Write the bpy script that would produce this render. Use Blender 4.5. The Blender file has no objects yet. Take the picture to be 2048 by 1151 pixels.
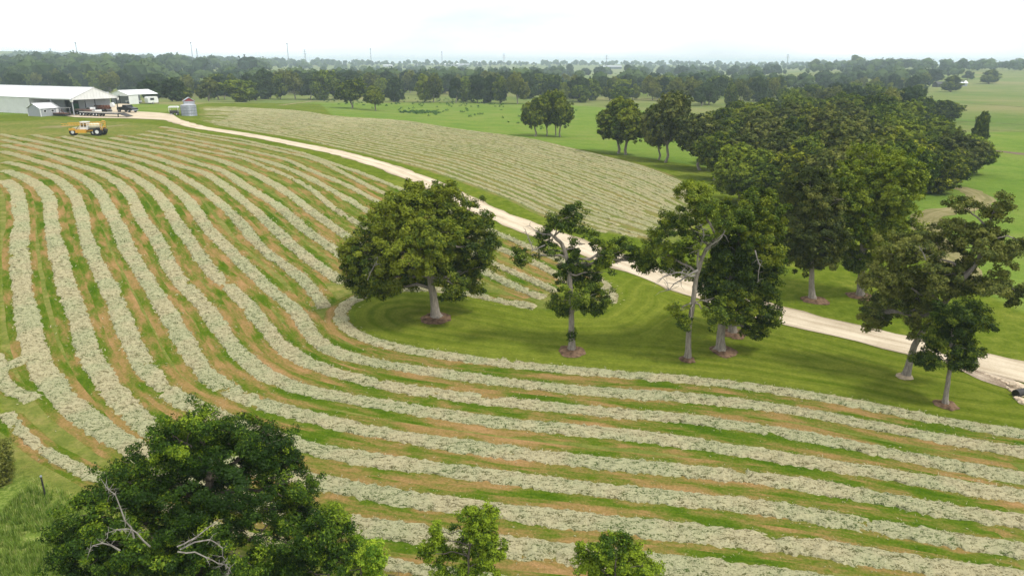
import bpy, math, random
import numpy as np
from mathutils import Matrix, Vector
from mathutils.geometry import tessellate_polygon

SC = bpy.context.scene
COL = SC.collection
RAD = math.radians
rng = np.random.default_rng(11)
random.seed(5)

# ------------------------------------------------------------------ camera
FPX = 1400.0
PITCH = math.atan(449.5 / FPX)
ROLL = math.atan(0.0035)
CAMH = 22.0
fwd = np.array([0, math.cos(PITCH), -math.sin(PITCH)])
up0 = np.array([0, math.sin(PITCH), math.cos(PITCH)])
r0 = np.array([1.0, 0, 0])
cr, sr = math.cos(ROLL), math.sin(ROLL)
right = cr * r0 + sr * up0
upv = -sr * r0 + cr * up0
CAM = np.array([0, 0, CAMH])
cd = bpy.data.cameras.new('camera')
cd.sensor_width = 36
cd.lens = 36 * FPX / 2048
cd.clip_start = 0.5
cd.clip_end = 40000
cam = bpy.data.objects.new('camera', cd)
COL.objects.link(cam)
cam.matrix_world = Matrix(((right[0], upv[0], -fwd[0], 0), (right[1], upv[1], -fwd[1], 0),
                           (right[2], upv[2], -fwd[2], CAMH), (0, 0, 0, 1)))
SC.camera = cam

# ------------------------------------------------------------------ light: bright overcast day
SUN_EL, SUN_AZ = RAD(58), RAD(118)      # azimuth clockwise from north (+Y): sun to the right, a little behind the camera
world = bpy.data.worlds.new('World')
SC.world = world
world.use_nodes = True
nt = world.node_tree
nt.nodes.clear()
o_ = nt.nodes.new('ShaderNodeOutputWorld')
sky = nt.nodes.new('ShaderNodeTexSky')
sky.sky_type = 'NISHITA'
sky.sun_disc = False
sky.sun_elevation = SUN_EL
sky.sun_rotation = SUN_AZ
b1 = nt.nodes.new('ShaderNodeBackground'); b1.inputs[1].default_value = 0.1
b2 = nt.nodes.new('ShaderNodeBackground'); b2.inputs[1].default_value = 1.45
tc = nt.nodes.new('ShaderNodeTexCoord')
mp = nt.nodes.new('ShaderNodeMapping'); mp.inputs['Scale'].default_value = (1.2, 1.2, 5.0)
nz = nt.nodes.new('ShaderNodeTexNoise'); nz.inputs['Scale'].default_value = 2.2; nz.inputs['Detail'].default_value = 5
cr_ = nt.nodes.new('ShaderNodeValToRGB')
cr_.color_ramp.elements[0].position = 0.30; cr_.color_ramp.elements[0].color = (0.67, 0.71, 0.75, 1)
cr_.color_ramp.elements[1].position = 0.65; cr_.color_ramp.elements[1].color = (1.12, 1.12, 1.12, 1)
mx = nt.nodes.new('ShaderNodeMixShader'); mx.inputs[0].default_value = 0.90
nt.links.new(tc.outputs['Generated'], mp.inputs[0]); nt.links.new(mp.outputs[0], nz.inputs['Vector'])
nt.links.new(nz.outputs['Fac'], cr_.inputs[0]); nt.links.new(cr_.outputs[0], b2.inputs[0])
nt.links.new(sky.outputs[0], b1.inputs[0])
nt.links.new(b1.outputs[0], mx.inputs[1]); nt.links.new(b2.outputs[0], mx.inputs[2])
nt.links.new(mx.outputs[0], o_.inputs[0])

sl = bpy.data.lights.new('sun', 'SUN')
sl.energy = 3.0
sl.angle = RAD(10)
sl.color = (1.0, 0.95, 0.86)
sun = bpy.data.objects.new('sun', sl)
COL.objects.link(sun)
sdir = Vector((math.sin(SUN_AZ) * math.cos(SUN_EL), math.cos(SUN_AZ) * math.cos(SUN_EL), math.sin(SUN_EL)))
sun.rotation_euler = sdir.to_track_quat('Z', 'Y').to_euler()
sun.location = (60, -30, 120)

HAZE = 0.00024
SC.view_settings.view_transform = 'Standard'
SC.view_settings.look = 'None'
SC.view_settings.exposure = 0.0
SC.view_settings.gamma = 1.0
SC.view_settings.use_curve_mapping = False
SC.render.engine = 'CYCLES'
SC.cycles.use_denoising = True
SC.cycles.max_bounces = 5
SC.cycles.diffuse_bounces = 2
SC.cycles.glossy_bounces = 2
SC.cycles.transmission_bounces = 3
SC.cycles.transparent_max_bounces = 4
SC.cycles.volume_bounces = 2
SC.cycles.use_fast_gi = False
SC.cycles.sample_clamp_indirect = 4

# ------------------------------------------------------------------ terrain
def sm(t):
    t = np.clip(t, 0, 1)
    return t * t * (3 - 2 * t)

def zt(x, y):
    x = np.asarray(x, float); y = np.asarray(y, float)
    t = -.5 * x + .866 * y
    q = .866 * x + .5 * y
    z = 6.6 * sm((t - 28) / 122) * (1 - sm((q - 5) / 135)) * (1 - sm((t - 300) / 220))
    r = np.hypot(x, y)
    az = np.arctan2(x, np.maximum(y, 1e-3))
    f = sm((y - 30) / 60)
    z = z + f * 14 * sm((y - 620) / 600) * sm((az - .22) / .3)
    z = z + f * 14 * sm((r - 650) / 700) * sm((-az - .16) / .3)
    z = z + f * 15 * sm((y - 1700) / 1200) * (1 - sm((az - .22) / .3))
    z = z + 30 * np.exp(-(((x + 1820) / 420) ** 2 + ((y - 2500) / 700) ** 2))
    z = z + f * 2.2 * sm((r - 500) / 800) * np.sin(x / 310 + 1.3) * np.sin(y / 420)
    return z

def unproj(px, py, h=0.0):
    d = fwd + right * ((px - 1024) / FPX) + upv * ((575.5 - py) / FPX)
    ts = np.geomspace(8, 8400, 900)
    P = CAM + ts[:, None] * d
    g = P[:, 2] - zt(P[:, 0], P[:, 1]) - h
    i = int(np.argmax(g < 0))
    if g[i] >= 0:
        return None
    a, b = ts[i - 1], ts[i]
    for _ in range(30):
        m = (a + b) / 2
        p = CAM + m * d
        if p[2] - zt(p[0], p[1]) - h < 0: b = m
        else: a = m
    return CAM + b * d

def up_many(pts):
    return np.array([unproj(*p)[:2] for p in pts])

def on_plane(px, py, base):
    """point of the view ray in the upright plane through base that faces the camera"""
    n = np.array([base[0], base[1], 0.0]); n /= np.linalg.norm(n)
    d = fwd + right * ((px - 1024) / FPX) + upv * ((575.5 - py) / FPX)
    t = ((base - CAM) @ n) / (d @ n)
    return CAM + t * d

# ------------------------------------------------------------------ numpy noise
def _h(i, j, k, s):
    n = (i.astype(np.int64) * 374761393 + j.astype(np.int64) * 668265263 + k.astype(np.int64) * 2147483647 + s * 974634777) & 0xffffffff
    n = ((n ^ (n >> 13)) * 1274126177) & 0xffffffff
    return ((n ^ (n >> 16)) & 0xffff) / 65535.0

def vnoise(x, y, z=None, s=0):
    x = np.asarray(x, float); y = np.asarray(y, float)
    z = np.zeros_like(x) if z is None else np.asarray(z, float)
    xi, yi, zi = np.floor(x), np.floor(y), np.floor(z)
    u, v, w = sm(x - xi), sm(y - yi), sm(z - zi)
    r = 0
    for a in (0, 1):
        for b in (0, 1):
            for c in (0, 1):
                r = r + _h(xi + a, yi + b, zi + c, s) * (u if a else 1 - u) * (v if b else 1 - v) * (w if c else 1 - w)
    return r

# ------------------------------------------------------------------ mesh helpers
def mesh_np(name, V, F, mat=None, uv=None, attrs=None, smooth=False):
    """F: (n,3) or (n,4) int array, or a list of such arrays"""
    me = bpy.data.meshes.new(name)
    Fs = F if isinstance(F, list) else [F]
    Fs = [np.asarray(f, np.int32) for f in Fs if len(f)]
    V = np.asarray(V, np.float32)
    me.vertices.add(len(V)); me.vertices.foreach_set('co', V.ravel())
    nl = sum(f.size for f in Fs); npoly = sum(len(f) for f in Fs)
    me.loops.add(nl); me.polygons.add(npoly)
    me.loops.foreach_set('vertex_index', np.concatenate([f.ravel() for f in Fs]))
    tot = np.concatenate([np.full(len(f), f.shape[1], np.int32) for f in Fs])
    st = np.concatenate([[0], np.cumsum(tot)[:-1]]).astype(np.int32)
    me.polygons.foreach_set('loop_start', st)
    me.polygons.foreach_set('loop_total', tot)
    me.polygons.foreach_set('use_smooth', np.full(npoly, smooth, bool))
    if uv is not None:
        l = me.uv_layers.new(name='UVMap')
        li = np.concatenate([f.ravel() for f in Fs])
        l.data.foreach_set('uv', np.asarray(uv, np.float32)[li].ravel())
    for k, a in (attrs or {}).items():
        at = me.attributes.new(k, 'FLOAT', 'POINT')
        at.data.foreach_set('value', np.asarray(a, np.float32))
    me.update(); me.validate()
    if mat: me.materials.append(mat)
    return me

def link(name, me, parent=None, loc=None):
    o = bpy.data.objects.new(name, me)
    COL.objects.link(o)
    if parent: o.parent = parent
    if loc is not None: o.location = loc
    return o

def tag(o, label=None, cat=None, group=None, kind=None):
    if label: o['label'] = label
    if cat: o['category'] = cat
    if group: o['group'] = group
    if kind: o['kind'] = kind
    return o

def empty(name, loc, rz=0):
    o = bpy.data.objects.new(name, None)
    COL.objects.link(o)
    o.location = loc; o.rotation_euler = (0, 0, rz); o.empty_display_size = .3
    return o

class MB:
    """collects simple solids and builds them as one mesh object"""
    def __init__(s): s.V = []; s.F = []
    def add(s, V, F):
        n = len(s.V); s.V += [tuple(map(float, v)) for v in V]; s.F += [tuple(i + n for i in f) for f in F]
        return s
    def box(s, c, d, rz=0, taper=1.0):
        cx, cy, cz = c; dx, dy, dz = d[0] / 2, d[1] / 2, d[2] / 2
        V = []
        for zz, k in ((-dz, 1), (dz, taper)):
            for X, Y in ((-dx, -dy), (dx, -dy), (dx, dy), (-dx, dy)):
                X *= k; Y *= k
                V.append((cx + X * math.cos(rz) - Y * math.sin(rz), cy + X * math.sin(rz) + Y * math.cos(rz), cz + zz))
        return s.add(V, [(0, 3, 2, 1), (4, 5, 6, 7), (0, 1, 5, 4), (1, 2, 6, 5), (2, 3, 7, 6), (3, 0, 4, 7)])
    def prism(s, prof, y0, y1, axis='y'):
        """profile of (a,z) extruded from y0 to y1 along an axis"""
        n = len(prof)
        if axis == 'y': V = [(a, y0, z) for a, z in prof] + [(a, y1, z) for a, z in prof]
        else: V = [(y0, a, z) for a, z in prof] + [(y1, a, z) for a, z in prof]
        F = [tuple(range(n))[::-1], tuple(range(n, 2 * n))] + [(i, (i + 1) % n, n + (i + 1) % n, n + i) for i in range(n)]
        return s.add(V, F)
    def tube(s, pts, rad, sides=6):
        V, F = tube(np.array(pts, float), rad, sides)
        return s.add(V, [tuple(f) for f in F])
    def cyl(s, a, b, r, sides=14, r2=None):
        V, F = tube(np.array([a, b], float), [r, r if r2 is None else r2], sides)
        n = len(s.V); s.add(V, [tuple(f) for f in F])
        s.F.append(tuple(n + i for i in range(sides))[::-1]); s.F.append(tuple(n + sides + i for i in range(sides)))
        return s
    def build(s, name, mat, parent=None, loc=None, smooth=False):
        me = bpy.data.meshes.new(name)
        me.from_pydata(s.V, [], s.F); me.materials.append(mat); me.update()
        if smooth: me.polygons.foreach_set('use_smooth', [True] * len(me.polygons))
        return link(name, me, parent, loc)

def tube(P, R, sides=6):
    P = np.asarray(P, float); n = len(P)
    R = np.full(n, R) if np.isscalar(R) else np.asarray(R, float)
    T = np.gradient(P, axis=0); T /= np.linalg.norm(T, axis=1)[:, None] + 1e-9
    ref = np.where(np.abs(T[:, 2:3]) > .9, [[1., 0, 0]], [[0, 0, 1.]])
    A = np.cross(T, ref); A /= np.linalg.norm(A, axis=1)[:, None] + 1e-9
    for i in range(1, n):
        if A[i] @ A[i - 1] < 0: A[i] = -A[i]
    B = np.cross(T, A)
    th = np.linspace(0, 2 * math.pi, sides, endpoint=False)
    V = (P[:, None] + R[:, None, None] * (np.cos(th)[None, :, None] * A[:, None] + np.sin(th)[None, :, None] * B[:, None])).reshape(-1, 3)
    i = np.arange(n - 1)[:, None] * sides; j = np.arange(sides)[None]
    F = np.stack([i + j, i + (j + 1) % sides, i + sides + (j + 1) % sides, i + sides + j], -1).reshape(-1, 4)
    return V, F

# ------------------------------------------------------------------ material helpers
class NT:
    def __init__(s, name):
        s.m = bpy.data.materials.new(name); s.m.use_nodes = True
        s.t = s.m.node_tree; s.t.nodes.clear()
    def n(s, typ, **kw):
        nd = s.t.nodes.new(typ)
        for k, v in kw.items():
            if k.startswith('i_'):
                key = k[2:]
                nd.inputs[int(key) if key.isdigit() else key].default_value = v
            else: setattr(nd, k, v)
        return nd
    def l(s, a, b): s.t.links.new(a, b)
    def math(s, op, a, b=None, c=None, clamp=False):
        nd = s.n('ShaderNodeMath', operation=op); nd.use_clamp = clamp
        for i, x in enumerate((a, b, c)):
            if x is None: continue
            if hasattr(x, 'links'): s.l(x, nd.inputs[i])
            else: nd.inputs[i].default_value = x
        return nd.outputs[0]
    def noise(s, vec, scale, detail=4, rough=.55, dist=0):
        nd = s.n('ShaderNodeTexNoise'); nd.inputs['Scale'].default_value = scale
        nd.inputs['Detail'].default_value = detail; nd.inputs['Roughness'].default_value = rough
        nd.inputs['Distortion'].default_value = dist
        if vec is not None: s.l(vec, nd.inputs['Vector'])
        return nd.outputs['Fac']
    def ramp(s, fac, stops):
        nd = s.n('ShaderNodeValToRGB'); e = nd.color_ramp.elements
        while len(e) < len(stops): e.new(.5)
        for k, (p, c) in enumerate(stops):
            e[k].position = p; e[k].color = (*c, 1) if len(c) == 3 else c
        s.l(fac, nd.inputs[0]); return nd.outputs['Color']
    def mix(s, fac, a, b, mode='MIX'):
        nd = s.n('ShaderNodeMix', data_type='RGBA', blend_type=mode)
        for sock, x in ((nd.inputs['Factor'], fac), (nd.inputs[6], a), (nd.inputs[7], b)):
            if hasattr(x, 'links'): s.l(x, sock)
            else: sock.default_value = (*x, 1) if isinstance(x, tuple) and len(x) == 3 else x
        return nd.outputs[2]
    def step(s, x, lo, hi):
        nd = s.n('ShaderNodeMapRange'); nd.interpolation_type = 'SMOOTHSTEP'
        s.l(x, nd.inputs[0]); nd.inputs[1].default_value = lo; nd.inputs[2].default_value = hi
        return nd.outputs[0]
    def out(s, col, rough=.9, bump=None, bstr=.3, bdist=.1, metal=0, spec=.2, k=1.0):
        if k != 1.0: col = s.mix(1.0, col, (k, k, k), 'MULTIPLY')
        p = s.n('ShaderNodeBsdfPrincipled')
        if hasattr(col, 'links'): s.l(col, p.inputs['Base Color'])
        else: p.inputs['Base Color'].default_value = (*col, 1)
        p.inputs['Roughness'].default_value = rough; p.inputs['Metallic'].default_value = metal
        p.inputs['Specular IOR Level'].default_value = spec
        if bump is not None:
            b = s.n('ShaderNodeBump'); b.inputs['Strength'].default_value = bstr; b.inputs['Distance'].default_value = bdist
            s.l(bump, b.inputs['Height']); s.l(b.outputs[0], p.inputs['Normal'])
        o = s.n('ShaderNodeOutputMaterial'); s.l(p.outputs[0], o.inputs[0]); return s.m

def simple(name, col, rough=.6, metal=0, var=.15, scale=3.0, spec=.3):
    g = NT(name); tcn = g.n('ShaderNodeTexCoord')
    f = g.noise(tcn.outputs['Object'], scale, 4)
    lo = tuple(c * (1 - var) for c in col); hi = tuple(min(1, c * (1 + var)) for c in col)
    c = g.ramp(f, [(.3, lo), (.7, hi)])
    return g.out(c, rough, metal=metal, spec=spec)

# grass colour field used by the ground sheet
def ground_mat():
    g = NT('ground_grass')
    geo = g.n('ShaderNodeNewGeometry'); P = geo.outputs['Position']
    def at(n):
        a = g.n('ShaderNodeAttribute'); a.attribute_name = n; return a.outputs['Fac']
    n_big = g.noise(P, .012, 5); n_mid = g.noise(P, .09, 5, .6); n_sm = g.noise(P, .9, 5, .65); n_f = g.noise(P, 5, 4, .7)
    wob = g.math('MULTIPLY_ADD', n_mid, 5.0, -2.5)
    # far pastures: olive, tan and green patches
    far = g.ramp(g.math('ADD', g.math('MULTIPLY', n_big, .7), g.math('MULTIPLY', n_mid, .3)),
                 [(.36, (.125, .195, .045)), (.5, (.19, .225, .075)), (.62, (.255, .245, .110))])
    # short lawn/verge green
    lawn = g.ramp(g.math('ADD', g.math('MULTIPLY', n_mid, .5), g.math('MULTIPLY', n_sm, .5)),
                  [(.33, (.090, .140, .009)), (.5, (.128, .175, .017)), (.66, (.19, .215, .036))])
    sdl = at('sd_lawn')
    ring = g.math('ADD', sdl, g.math('MULTIPLY_ADD', n_sm, .35, g.math('MULTIPLY', n_mid, 1.0)))
    stripe = g.math('SINE', g.math('MULTIPLY', ring, 4.4))
    st2 = g.noise(None, 1.0, 3)
    cmb = g.n('ShaderNodeCombineXYZ'); g.l(g.math('MULTIPLY', ring, 1.9), cmb.inputs[0])
    sx = g.n('ShaderNodeSeparateXYZ'); g.l(P, sx.inputs[0]); g.l(g.math('MULTIPLY', sx.outputs[0], .05), cmb.inputs[1]); g.l(g.math('MULTIPLY', sx.outputs[1], .05), cmb.inputs[2])
    streak = g.noise(cmb.outputs[0], 1.0, 5, .7)
    sfac = g.math('MULTIPLY_ADD', stripe, .13, g.math('MULTIPLY_ADD', streak, 2.1, -.55), clamp=True)
    lawnS = g.mix(sfac, (.082, .132, .007), (.215, .240, .036))
    lawn = g.mix(g.math('MULTIPLY', g.step(sdl, -1.5, .5), .8), lawn, lawnS)
    # tufty rank growth beside the hedge
    rank = g.ramp(g.math('ADD', g.math('MULTIPLY', n_mid, .3), g.math('MULTIPLY', n_f, .7)),
                  [(.3, (.08, .14, .02)), (.5, (.17, .24, .045)), (.7, (.30, .30, .12))])
    # mown olive stubble
    stub = g.ramp(g.math('ADD', g.math('MULTIPLY', n_sm, .5), g.math('MULTIPLY', n_mid, .5)),
                  [(.3, (.105, .165, .022)), (.5, (.175, .200, .045)), (.68, (.29, .235, .095))])
    past = g.ramp(g.math('ADD', g.math('MULTIPLY', n_mid, .6), g.math('MULTIPLY', n_big, .4)),
                  [(.34, (.115, .205, .028)), (.5, (.165, .245, .042)), (.66, (.225, .260, .070))])
    c = far
    c = g.mix(g.step(g.math('ADD', at('sd_near'), wob), -3, 3), c, past)
    c = g.mix(g.step(g.math('ADD', at('sd_verge'), g.math('MULTIPLY', wob, .4)), -1, 1), c, lawn)
    c = g.mix(g.step(g.math('ADD', at('sd_north'), g.math('MULTIPLY', wob, .3)), -.5, .5), c, stub)
    c = g.mix(g.step(g.math('ADD', at('sd_south'), g.math('MULTIPLY', wob, .1)), -.3, .3), c, stub)
    c = g.mix(g.step(g.math('ADD', at('sd_rank'), g.math('MULTIPLY', wob, .5)), -.8, .8), c, rank)
    # fine light and dark of grass
    c = g.mix(.7, c, g.ramp(g.math('ADD', g.math('MULTIPLY', n_f, .6), g.math('MULTIPLY', n_sm, .4)), [(.30, (.22, .25, .20)), (.70, (.80, .76, .70))]), 'OVERLAY')
    return g.out(c, .95, bump=n_f, bstr=.55, bdist=.12, spec=0, k=.80)

def stubble_mat():
    g = NT('mown_stubble')
    uvn = g.n('ShaderNodeUVMap'); uvn.uv_map = 'UVMap'
    sx = g.n('ShaderNodeSeparateXYZ'); g.l(uvn.outputs[0], sx.inputs[0])
    geo = g.n('ShaderNodeNewGeometry'); P = geo.outputs['Position']
    def sv(a, b):
        c = g.n('ShaderNodeCombineXYZ'); g.l(g.math('MULTIPLY', sx.outputs[0], a), c.inputs[0]); g.l(g.math('MULTIPLY', sx.outputs[1], b), c.inputs[1]); return c.outputs[0]
    n1 = g.noise(sv(.17, .55), 1.0, 4, .62)          # long streaks: green, tan
    n2 = g.noise(sv(.55, 2.2), 1.0, 5, .68)
    n3 = g.noise(P, 7, 4, .7)
    n4 = g.noise(P, .05, 3, .5)
    f = g.math('ADD', g.math('MULTIPLY', n1, .62), g.math('ADD', g.math('MULTIPLY', n2, .26), g.math('MULTIPLY', n4, .14)))
    f = g.math('ADD', f, g.math('MULTIPLY_ADD', n3, .12, -.06))
    f = g.math('MULTIPLY_ADD', g.math('SUBTRACT', f, .515), 1.45, .515)
    c = g.ramp(f, [(.34, (.070, .142, .007)), (.44, (.120, .185, .014)), (.50, (.20, .205, .040)), (.58, (.34, .232, .082)), (.72, (.48, .290, .135))])
    a_ = g.n('ShaderNodeAttribute'); a_.attribute_name = 'far_side'
    c = g.mix(g.math('MULTIPLY', a_.outputs['Fac'], .6), c, (.235, .255, .085))
    c = g.mix(.45, c, g.ramp(n3, [(.28, (.25, .25, .22)), (.72, (.75, .75, .7))]), 'OVERLAY')
    return g.out(c, .95, bump=n3, bstr=.7, bdist=.08, spec=0, k=.66)

def hay_mat(name='cut_hay', old=0.0):
    g = NT(name)
    geo = g.n('ShaderNodeNewGeometry'); P = geo.outputs['Position']
    mpn = g.n('ShaderNodeMapping'); g.l(P, mpn.inputs[0]); mpn.inputs['Scale'].default_value = (1, 2.4, 1)
    n1 = g.noise(P, .22, 4, .6); n2 = g.noise(mpn.outputs[0], 2.3, 7, .74, .5); n3 = g.noise(P, 12, 3, .75)
    f = g.math('ADD', g.math('MULTIPLY', n2, .6), g.math('MULTIPLY', n3, .4))
    pale = g.mix(g.step(n1, .40, .62), (.46, .455, .262), (.53, .475, .285))
    dark = g.mix(g.step(n1, .38, .62), (.075, .115, .030), (.165, .145, .065))
    c = g.mix(g.step(f, .42, .51), dark, pale)
    c = g.mix(g.step(n3, .58, .72), c, (.60, .585, .40))
    sy = g.n('ShaderNodeSeparateXYZ'); g.l(P, sy.inputs[0])
    dry = g.math('MULTIPLY', g.step(g.math('ADD', sy.outputs[1], g.math('MULTIPLY', n1, 30)), 88, 150), .55)
    c = g.mix(old if old else dry, c, (.285, .265, .120))
    return g.out(c, .95, bump=f, bstr=1.0, bdist=.22, spec=0, k=.86)

def road_mat(name='pale_gravel', a=(.47, .385, .27), b=(.70, .605, .455), tracks=True):
    g = NT(name)
    uvn = g.n('ShaderNodeUVMap'); uvn.uv_map = 'UVMap'
    geo = g.n('ShaderNodeNewGeometry'); P = geo.outputs['Position']
    sx = g.n('ShaderNodeSeparateXYZ'); g.l(uvn.outputs[0], sx.inputs[0])
    c1 = g.n('ShaderNodeCombineXYZ'); g.l(g.math('MULTIPLY', sx.outputs[0], .10), c1.inputs[0]); g.l(g.math('MULTIPLY', sx.outputs[1], 1.3), c1.inputs[1])
    n1 = g.noise(c1.outputs[0], 1, 5, .62); n2 = g.noise(P, 8, 4, .75); n0 = g.noise(P, .35, 5, .65)
    f = g.math('ADD', g.math('MULTIPLY', n1, .5), g.math('ADD', g.math('MULTIPLY', n2, .25), g.math('MULTIPLY', n0, .25)))
    if tracks:   # packed wheel tracks are paler, loose middle and rims darker
        d = g.math('ABSOLUTE', g.math('SUBTRACT', g.math('ABSOLUTE', sx.outputs[1]), .95))
        f = g.math('ADD', f, g.math('MULTIPLY_ADD', g.step(d, .15, .75), -.045, .03))
        f = g.math('SUBTRACT', f, g.math('MULTIPLY', g.step(g.math('ABSOLUTE', sx.outputs[1]), 1.7, 2.4), .12))
    c = g.ramp(f, [(.28, tuple(x * .55 for x in a)), (.42, a), (.60, b)])
    return g.out(c, .95, bump=n2, bstr=.5, bdist=.06, spec=0, k=.88)

def leaf_mat(name, lo, mid, hi, trans=.22):
    g = NT(name)
    a = g.n('ShaderNodeAttribute'); a.attribute_name = 'tint'
    oi = g.n('ShaderNodeObjectInfo')
    f = g.math('ADD', a.outputs['Fac'], g.math('MULTIPLY_ADD', oi.outputs['Random'], .46, -.16))
    c = g.ramp(f, [(.15, lo), (.5, mid), (.88, hi)])
    d = g.n('ShaderNodeBsdfDiffuse'); g.l(c, d.inputs[0])
    t = g.n('ShaderNodeBsdfTranslucent'); g.l(g.mix(1.0, c, (1.25, 1.3, .6), 'MULTIPLY'), t.inputs[0])
    m = g.n('ShaderNodeMixShader'); m.inputs[0].default_value = trans
    g.l(d.outputs[0], m.inputs[1]); g.l(t.outputs[0], m.inputs[2])
    gl = g.n('ShaderNodeBsdfGlossy'); gl.inputs['Roughness'].default_value = .55; gl.inputs[0].default_value = (.8, .8, .8, 1)
    m2 = g.n('ShaderNodeMixShader'); m2.inputs[0].default_value = .012
    g.l(m.outputs[0], m2.inputs[1]); g.l(gl.outputs[0], m2.inputs[2])
    o = g.n('ShaderNodeOutputMaterial'); g.l(m2.outputs[0], o.inputs[0])
    return g.m

def bark_mat(name, a, b):
    g = NT(name); tcn = g.n('ShaderNodeTexCoord')
    mpn = g.n('ShaderNodeMapping'); g.l(tcn.outputs['Object'], mpn.inputs[0]); mpn.inputs['Scale'].default_value = (5, 5, 1.0)
    f = g.noise(mpn.outputs[0], 1.3, 6, .78)
    return g.out(g.ramp(f, [(.32, a), (.66, b)]), .95, bump=f, bstr=.7, bdist=.08, spec=.1)

M = dict(
    ground=ground_mat(), stubble=stubble_mat(), hay=hay_mat(), hayold=hay_mat('drier_hay', .45), road=road_mat(),
    yard=road_mat('yard_gravel', tracks=False),
    path=road_mat('worn_track', (.17, .165, .06), (.34, .29, .15), False),
    shoulder=road_mat('loose_stone', (.20, .15, .10), (.60, .50, .38), False),
    ditch=simple('ditch_bank', (.13, .085, .055), .95, var=.5, scale=.6),
    terrace=simple('long_grass_bank', (.095, .125, .035), .95, var=.5, scale=.3, spec=0),
    mulch=simple('bark_mulch', (.135, .088, .056), .95, var=.6, scale=3, spec=0),
    mulch_pale=simple('pale_ring', (.40, .32, .22), .95, var=.3, scale=5, spec=0),
    oak=leaf_mat('oak_leaves', (.018, .038, .004), (.060, .100, .007), (.19, .225, .015), .18),
    elm=leaf_mat('elm_leaves', (.024, .050, .005), (.082, .130, .010), (.22, .27, .020), .2),
    yel=leaf_mat('yellow_green_leaves', (.034, .055, .003), (.125, .158, .007), (.32, .33, .018), .2),
    dusk=leaf_mat('dull_green_leaves', (.032, .048, .009), (.092, .117, .020), (.19, .20, .038), .18),
    juni=leaf_mat('dark_cedar_leaves', (.014, .038, .002), (.052, .108, .006), (.21, .29, .014), .16),
    bright=leaf_mat('fresh_leaves', (.045, .11, .006), (.14, .26, .012), (.38, .50, .035), .3),
    far=leaf_mat('far_leaves', (.010, .026, .009), (.027, .052, .015), (.062, .098, .024), .1),
    bark=bark_mat('grey_bark', (.13, .11, .09), (.36, .32, .27)),
    barkd=bark_mat('dark_bark', (.06, .048, .038), (.19, .16, .13)),
    dead=bark_mat('bleached_wood', (.15, .13, .11), (.33, .31, .275)),
    grass=leaf_mat('rank_grass_blades', (.10, .17, .022), (.23, .33, .060), (.46, .44, .20), .35),
    weed=leaf_mat('weed_leaves', (.02, .06, .012), (.04, .11, .018), (.08, .16, .03)),
)

# ------------------------------------------------------------------ traced lines (measured in the photograph, laid out on the ground)
ROWS = [
 ('R1', [(0,359),(20,367),(33,382),(39,400),(43,440),(40,465),(38,500),(42,556),(49,608),(60,661),(70,700),(88,741),(120,788),(147,819),(194,850),(226,874),(290,905),(400,950),(500,968),(607,964+3),(650,981),(709,999),(780,1003),(860,1012),(1000,1024),(1200,1045),(1400,1066),(1600,1090),(1800,1118),(2048,1152),(2160,1170)]),
 ('R2', [(0,339),(29,347),(59,359),(82,376),(98,400),(108,465),(117,504),(129,556),(146,608),(162,661),(175,697),(200,741),(230,788),(258,819),(278,844),(330,872),(430,888),(520,902),(598,926-8),(660,938-6),(740,952-6),(860,968-4),(1000,958+4)]),
]
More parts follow.
